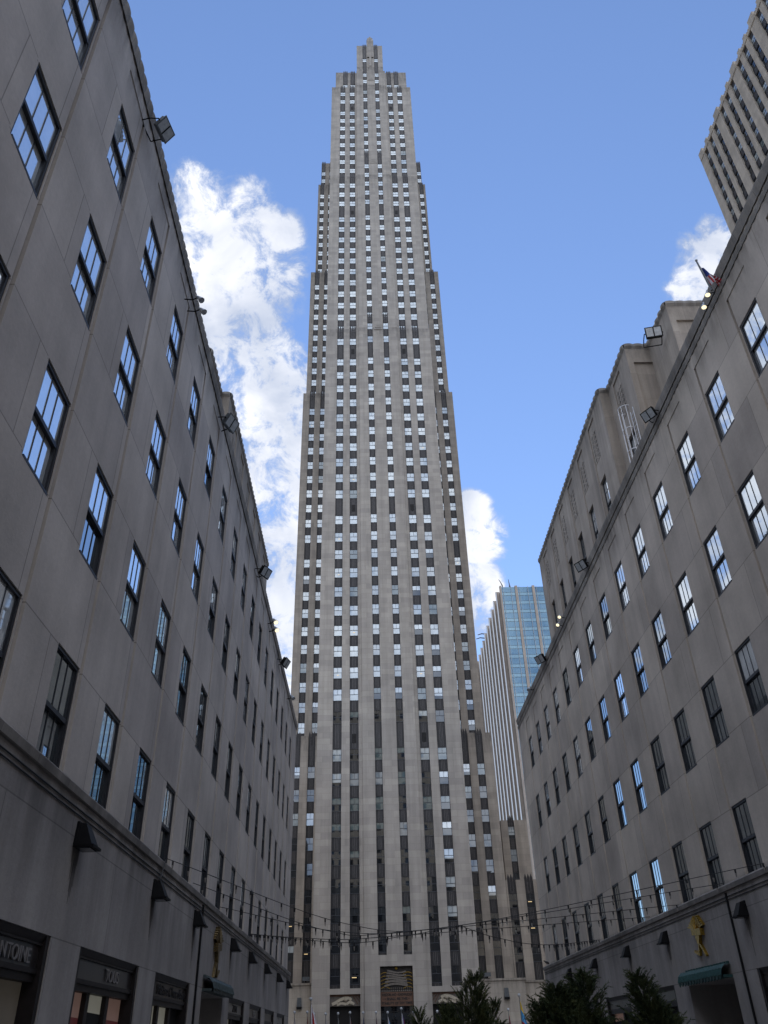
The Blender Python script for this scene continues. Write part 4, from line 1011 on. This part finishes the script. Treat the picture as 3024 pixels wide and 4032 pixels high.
conifer('broad bushy dark conifer with ragged top and drooping right tip', (3.72, 18, BZ), 1.2 - BZ, 1.1, 8, (0, 0), 1350, .32, tops=[(-.17, 0, 2.05, .62), (.45, .1, 2.25, .55), (-.5, -.1, 1.75, .55), (.1, .1, 1.95, .6), (.62, -.1, 1.45, .35)], m_='needle2')
conifer('conifer leaning left in front of the right doorway', (5.85, 19, BZ), 1.3 - BZ, .75, 11, (-.35, 0), 800, .3, tops=[(-.05, 0, 1.32 - BZ, .52), (.15, .1, 1.75, .5), (.45, 0, 1.45, .4), (-.3, 0, 1.4, .4)], m_='needle2')
conifer('low thin conifer sprig between the tall and the broad one', (3.05, 24, BZ), .62 - BZ, .35, 14, (.2, 0), 150, .3)
pl = thing('planter', 'long granite planter the conifers stand in, below the frame', 'planter', (3.3, 22, G))
m = MB(); m.box(-2.6, 3.4, -5.5, -5.2, .15, .70); m.box(-2.6, 3.4, 5.2, 5.5, .15, .70); m.box(-2.6, -2.3, -5.2, 5.2, .15, .70); m.box(3.1, 3.4, -5.2, 5.2, .15, .70); m.build('kerb', M['granite'], pl)
m = MB(); m.box(-2.3, 3.1, -5.2, 5.2, .15, .62); m.build('soil', M['soil'], pl)

# ------------------------------------------------------------------ tall tower beyond the right building
tall = thing('tall_building', 'tall limestone office tower cut off by the upper right corner, with close vertical piers', 'skyscraper', (80, 70, G))
def PT(o): o.parent = tall; o.location = Vector(o.location) - tall.location; return o
XT = 71.6; tops = []
tc0 = [96.1 - 8.9 * g - 2.62 * k for g in range(6) for k in range(3)]
strips = [(c - .75, c + .75) for c in tc0]
def dpt(u, v):
    for a, b in strips:
        if a < u < b: return .5
    return 0.0
m = MB(); hf(m, brk(40, 98.7, [q for s_ in strips for q in s_]), [G, 154.2], dpt, lambda u, v, d: (XT + d, u, v))
m.box(XT + .7, 110, 40, 98.68, G, 153.6); m.quad((XT, 98.7, G), (110, 98.7, G), (110, 98.7, 154.2), (XT, 98.7, 154.2))
# fluted pier heads along the roof line
edges = sorted([98.7] + [q for s_ in strips for q in s_] + [40]); piers = [(edges[i], edges[i + 1]) for i in range(0, len(edges) - 1, 2)]
for a, b in piers:
    m.box(XT - .12, XT + .7, a + .1, b - .1, 153.0, 155.2 if b - a > 1.4 else 154.8)
PT(m.build('wall', M['stone_tall']))
cr2 = MB()
for k in range(3): cr2.prism([(0, -.5 + k / 3 + .02, -.6), (0, -.5 + (k + 1) / 3 - .02, -.6), (0, -.5 + (k + 1) / 3 - .02, .3), (0, -.5 + (k + .5) / 3, .6), (0, -.5 + k / 3 + .02, .3)], (.3, 0, 0))
cme = cr2.mesh('crest', [M['stone_tall']])
for c in tc0: PT(obj('crest', cme, None, (XT + .12, c, 154.0), 0, (1, 1.5, 1)))
spT = []
for c in tc0[:12]:
    for k in range(8):
        z = 150.2 - 3.65 * k
        o = PT(obj('window', tfm, None, (XT + .38, c, z - .1), R(-90), (1.46, 1, 1.95))); obj('pane', tpm[rnd.choice([6, 9, 3, 6, 5, 6]) if k else 3], o)
sm_ = SPN
for c in tc0[:12]:
    for k in range(8): PT(obj('spandrel', spm, None, (XT + .3, c, 150.1 - 3.65 * k - 1.7), R(-90), (1.46, 1, 1.7)))
m = MB()
for c in tc0: m.quad((XT + .45, c - .74, G), (XT + .45, c + .74, G), (XT + .45, c + .74, 154), (XT + .45, c - .74, 154))
PT(m.build('strip_backing', M['alu']))

# ------------------------------------------------------------------ glass tower far behind
gt = thing('glass_tower', 'blue glass office tower with bright steel ribs between skyscraper and right building', 'skyscraper', (80, 360, G))
def PG(o): o.parent = gt; o.location = Vector(o.location) - gt.location; return o
XG, YG, ZG = 62.3, 331.0, 177.5
m = MB(); m.box(XG + .8, 118, YG + 1.0, 430, G, ZG - .6); PG(m.build('core', M['alu']))
bays = [(63.1, 69.42), (70.6, 77.5), (78.7, 85.4), (86.6, 93.3), (94.5, 101.2)]
for a, b in bays:
    m = MB(); nb = 5; fl = 40
    for k in range(fl):
        z0 = ZG - .4 - 4.45 * (k + 1); z1 = z0 + 4.45
        if z1 < 0: break
        for j in range(nb):
            xa = a + (b - a) * j / nb; xb = a + (b - a) * (j + 1) / nb
            m.quad((xa, YG + .30, z0), (xb, YG + .30, z0), (xb, YG + .30, z0 + 1.6), (xa, YG + .30, z0 + 1.6), m=1)
            m.quad((xa, YG + .30, z0 + 1.6), (xb, YG + .30, z0 + 1.6), (xb, YG + .30, z1), (xa, YG + .30, z1), m=0)
        m.box(a, b, YG + .22, YG + .29, z0 - .05, z0 + .06, 2); m.box(a, b, YG + .24, YG + .29, z0 + 1.55, z0 + 1.65, 2)
    for j in range(1, nb): x = a + (b - a) * j / nb; m.box(x - .045, x + .045, YG + .24, YG + .28, 30, ZG - .4, 1)
    PG(m.build('glass_bay', [M['cw_glass'], M['cw_spandrel'], M['frame']]))
    for fx in (.12, .70):
        m = MB(); x = a + (b - a) * fx; m.box(x - .07, x + .07, YG - .15, YG + .2, 20, ZG); PG(m.build('steel_rail', M['rail']))
for a, b in ((62.3, 63.1), (69.42, 70.6), (77.5, 78.7), (85.4, 86.6), (93.3, 94.5), (101.2, 103)):
    m = MB(); m.box(a, b, YG - .25, YG + 1.1, G, ZG + .1); PG(m.build('pier', M['stone_far']))
for k in range(11):
    y = YG + 3 + 9.15 * k
    m = MB(); m.box(XG - 1.0, XG + .9, y + 3.2, y + 4.3, G, ZG + .2); m.box(XG - .5, XG + .9, y + 6.3, y + 6.9, G, ZG); c = PG(m.build('column', M['stone_far']))
    m = MB(); m.prism([(XG - 1.1, y + 3.19, G), (XG - .68, y + 2.77, G), (XG - .68, y + 3.19, G)], (0, 0, ZG - .3 - G)); m.quad((XG + .3, y + 4.4, G), (XG + .3, y + 6.2, G), (XG + .3, y + 6.2, ZG), (XG + .3, y + 4.4, ZG), m=1)
    PG(m.build('steel_rib', [M['mirror'], M['cw_glass']]))
for x, y, rz, lab in ((63.9, 332, 25, 'thin davit arm leaning on the glass tower roof, left of two at its front'), (67.3, 332, 5, 'thin upright davit arm on the glass tower roof, right of two at its front'),
                      (61.4, 386, 80, 'upper of two davit arms reaching left from the glass tower roof'), (61.2, 391, 80, 'lower of two davit arms reaching left from the glass tower roof')):
    o = thing('davit_arm', lab, 'roof crane', (x, y, ZG - .5), group='davit arms on the glass tower'); m = MB()
    if rz < 30: m.tube([(0, 0, 0), (-.0, 0, 1.2)], .35, 6); m.build('base', M['greymetal'], o); m = MB(); m.tube([(0, 0, 1.2), (-.6 * rz / 25, 0, 3.0), (-1.4 * rz / 25, 0, 4.6)], .3, 6, r1=.12)
    else: m.tube([(1.8, 0, 0), (1.8, 0, 1.6)], .3, 6); m.build('base', M['greymetal'], o); m = MB(); m.tube([(2, 0, 1.5), (-1, 0, 1.9), (-3.2, 0, 1.2)], .35, 6, r1=.2)
    m.build('arm', M['greymetal'], o)

# ------------------------------------------------------------------ across the avenue behind the viewer (mirrored in the tower's lower windows)
st = thing('department_store', 'pale stone building across the avenue behind the viewer, mirrored in the low tower windows', 'building', (0, -60, G))
m = MB()
cx = [(-58 + 4 * k, -56.2 + 4 * k) for k in range(30)]; cz = [(4 + 4.2 * k, 6.4 + 4.2 * k) for k in range(9)]
hf(m, brk(-62, 64, [q for c in cx for q in c]), brk(G, 44, [q for c in cz for q in c]), lambda u, v: .5 if any(a < u < b for a, b in cx) and any(a < v < b for a, b in cz) else 0.0, lambda u, v, d: (u, -42 - d, v))
m.box(-62, 64, -80, -42.7, G, 43.8)
cx2 = [(-18 + 3.4 * k, -16.2 + 3.4 * k) for k in range(12)]; cz2 = [(46 + 3.8 * k, 48 + 3.8 * k) for k in range(17)]
hf(m, brk(-20, 24, [q for c in cx2 for q in c]), brk(43.9, 112, [q for c in cz2 for q in c]), lambda u, v: .5 if any(a < u < b for a, b in cx2) and any(a < v < b for a, b in cz2) else 0.0, lambda u, v, d: (u, -58 - d, v))
m.box(-20, 24, -80, -58.7, 43.9, 111.8)
m.build('wall', M['stone_tall'], st, loc=(0, 60, -G))
m = MB()
for a, b in cz: m.quad((-61, -42.48, a), (63, -42.48, a), (63, -42.48, b), (-61, -42.48, b))
for a, b in cz2: m.quad((-19, -58.48, a), (23, -58.48, a), (23, -58.48, b), (-19, -58.48, b))
o = m.build('window', M['p_dark'], st, loc=(0, 60, -G)); o['kind'] = 'stuff'

# ------------------------------------------------------------------ neighbouring blocks hidden by the side buildings (mirrored in their windows)
for x0, x1, y0, y1, h, lab in ((-60, -14.6, 67, 112, 40, 'plain stone office block hidden beyond the left building, mirrored in right hand windows'), (31, 66, 92, 122, 50, 'plain stone office block hidden beyond the right building, mirrored in left hand windows')):
    b_ = thing('office_block', lab, 'building', ((x0 + x1) / 2, (y0 + y1) / 2, G)); L0 = -b_.location
    xs = [(x0 + 1.5 + 3.2 * k, x0 + 3.0 + 3.2 * k) for k in range(int((x1 - x0 - 2) / 3.2))]; zs = [(4 + 3.8 * k, 6.1 + 3.8 * k) for k in range(int((h - 6) / 3.8))]
    m = MB(); hf(m, brk(x0, x1, [q for c in xs for q in c]), brk(G, h, [q for c in zs for q in c]), lambda u, v: .4 if any(a < u < b for a, b in xs) and any(a < v < b for a, b in zs) else 0.0, lambda u, v, d: (u, y0 + d, v))
    m.box(x0 + .01, x1 - .01, y0 + .7, y1, G, h - .2); m.build('wall', M['stone_tall'], b_, loc=L0)
    m = MB()
    for a, b in zs: m.quad((x0 + .5, y0 + .38, a), (x1 - .5, y0 + .38, a), (x1 - .5, y0 + .38, b), (x0 + .5, y0 + .38, b))
    o = m.build('window', M['p_dark'], b_, loc=L0); o['kind'] = 'stuff'
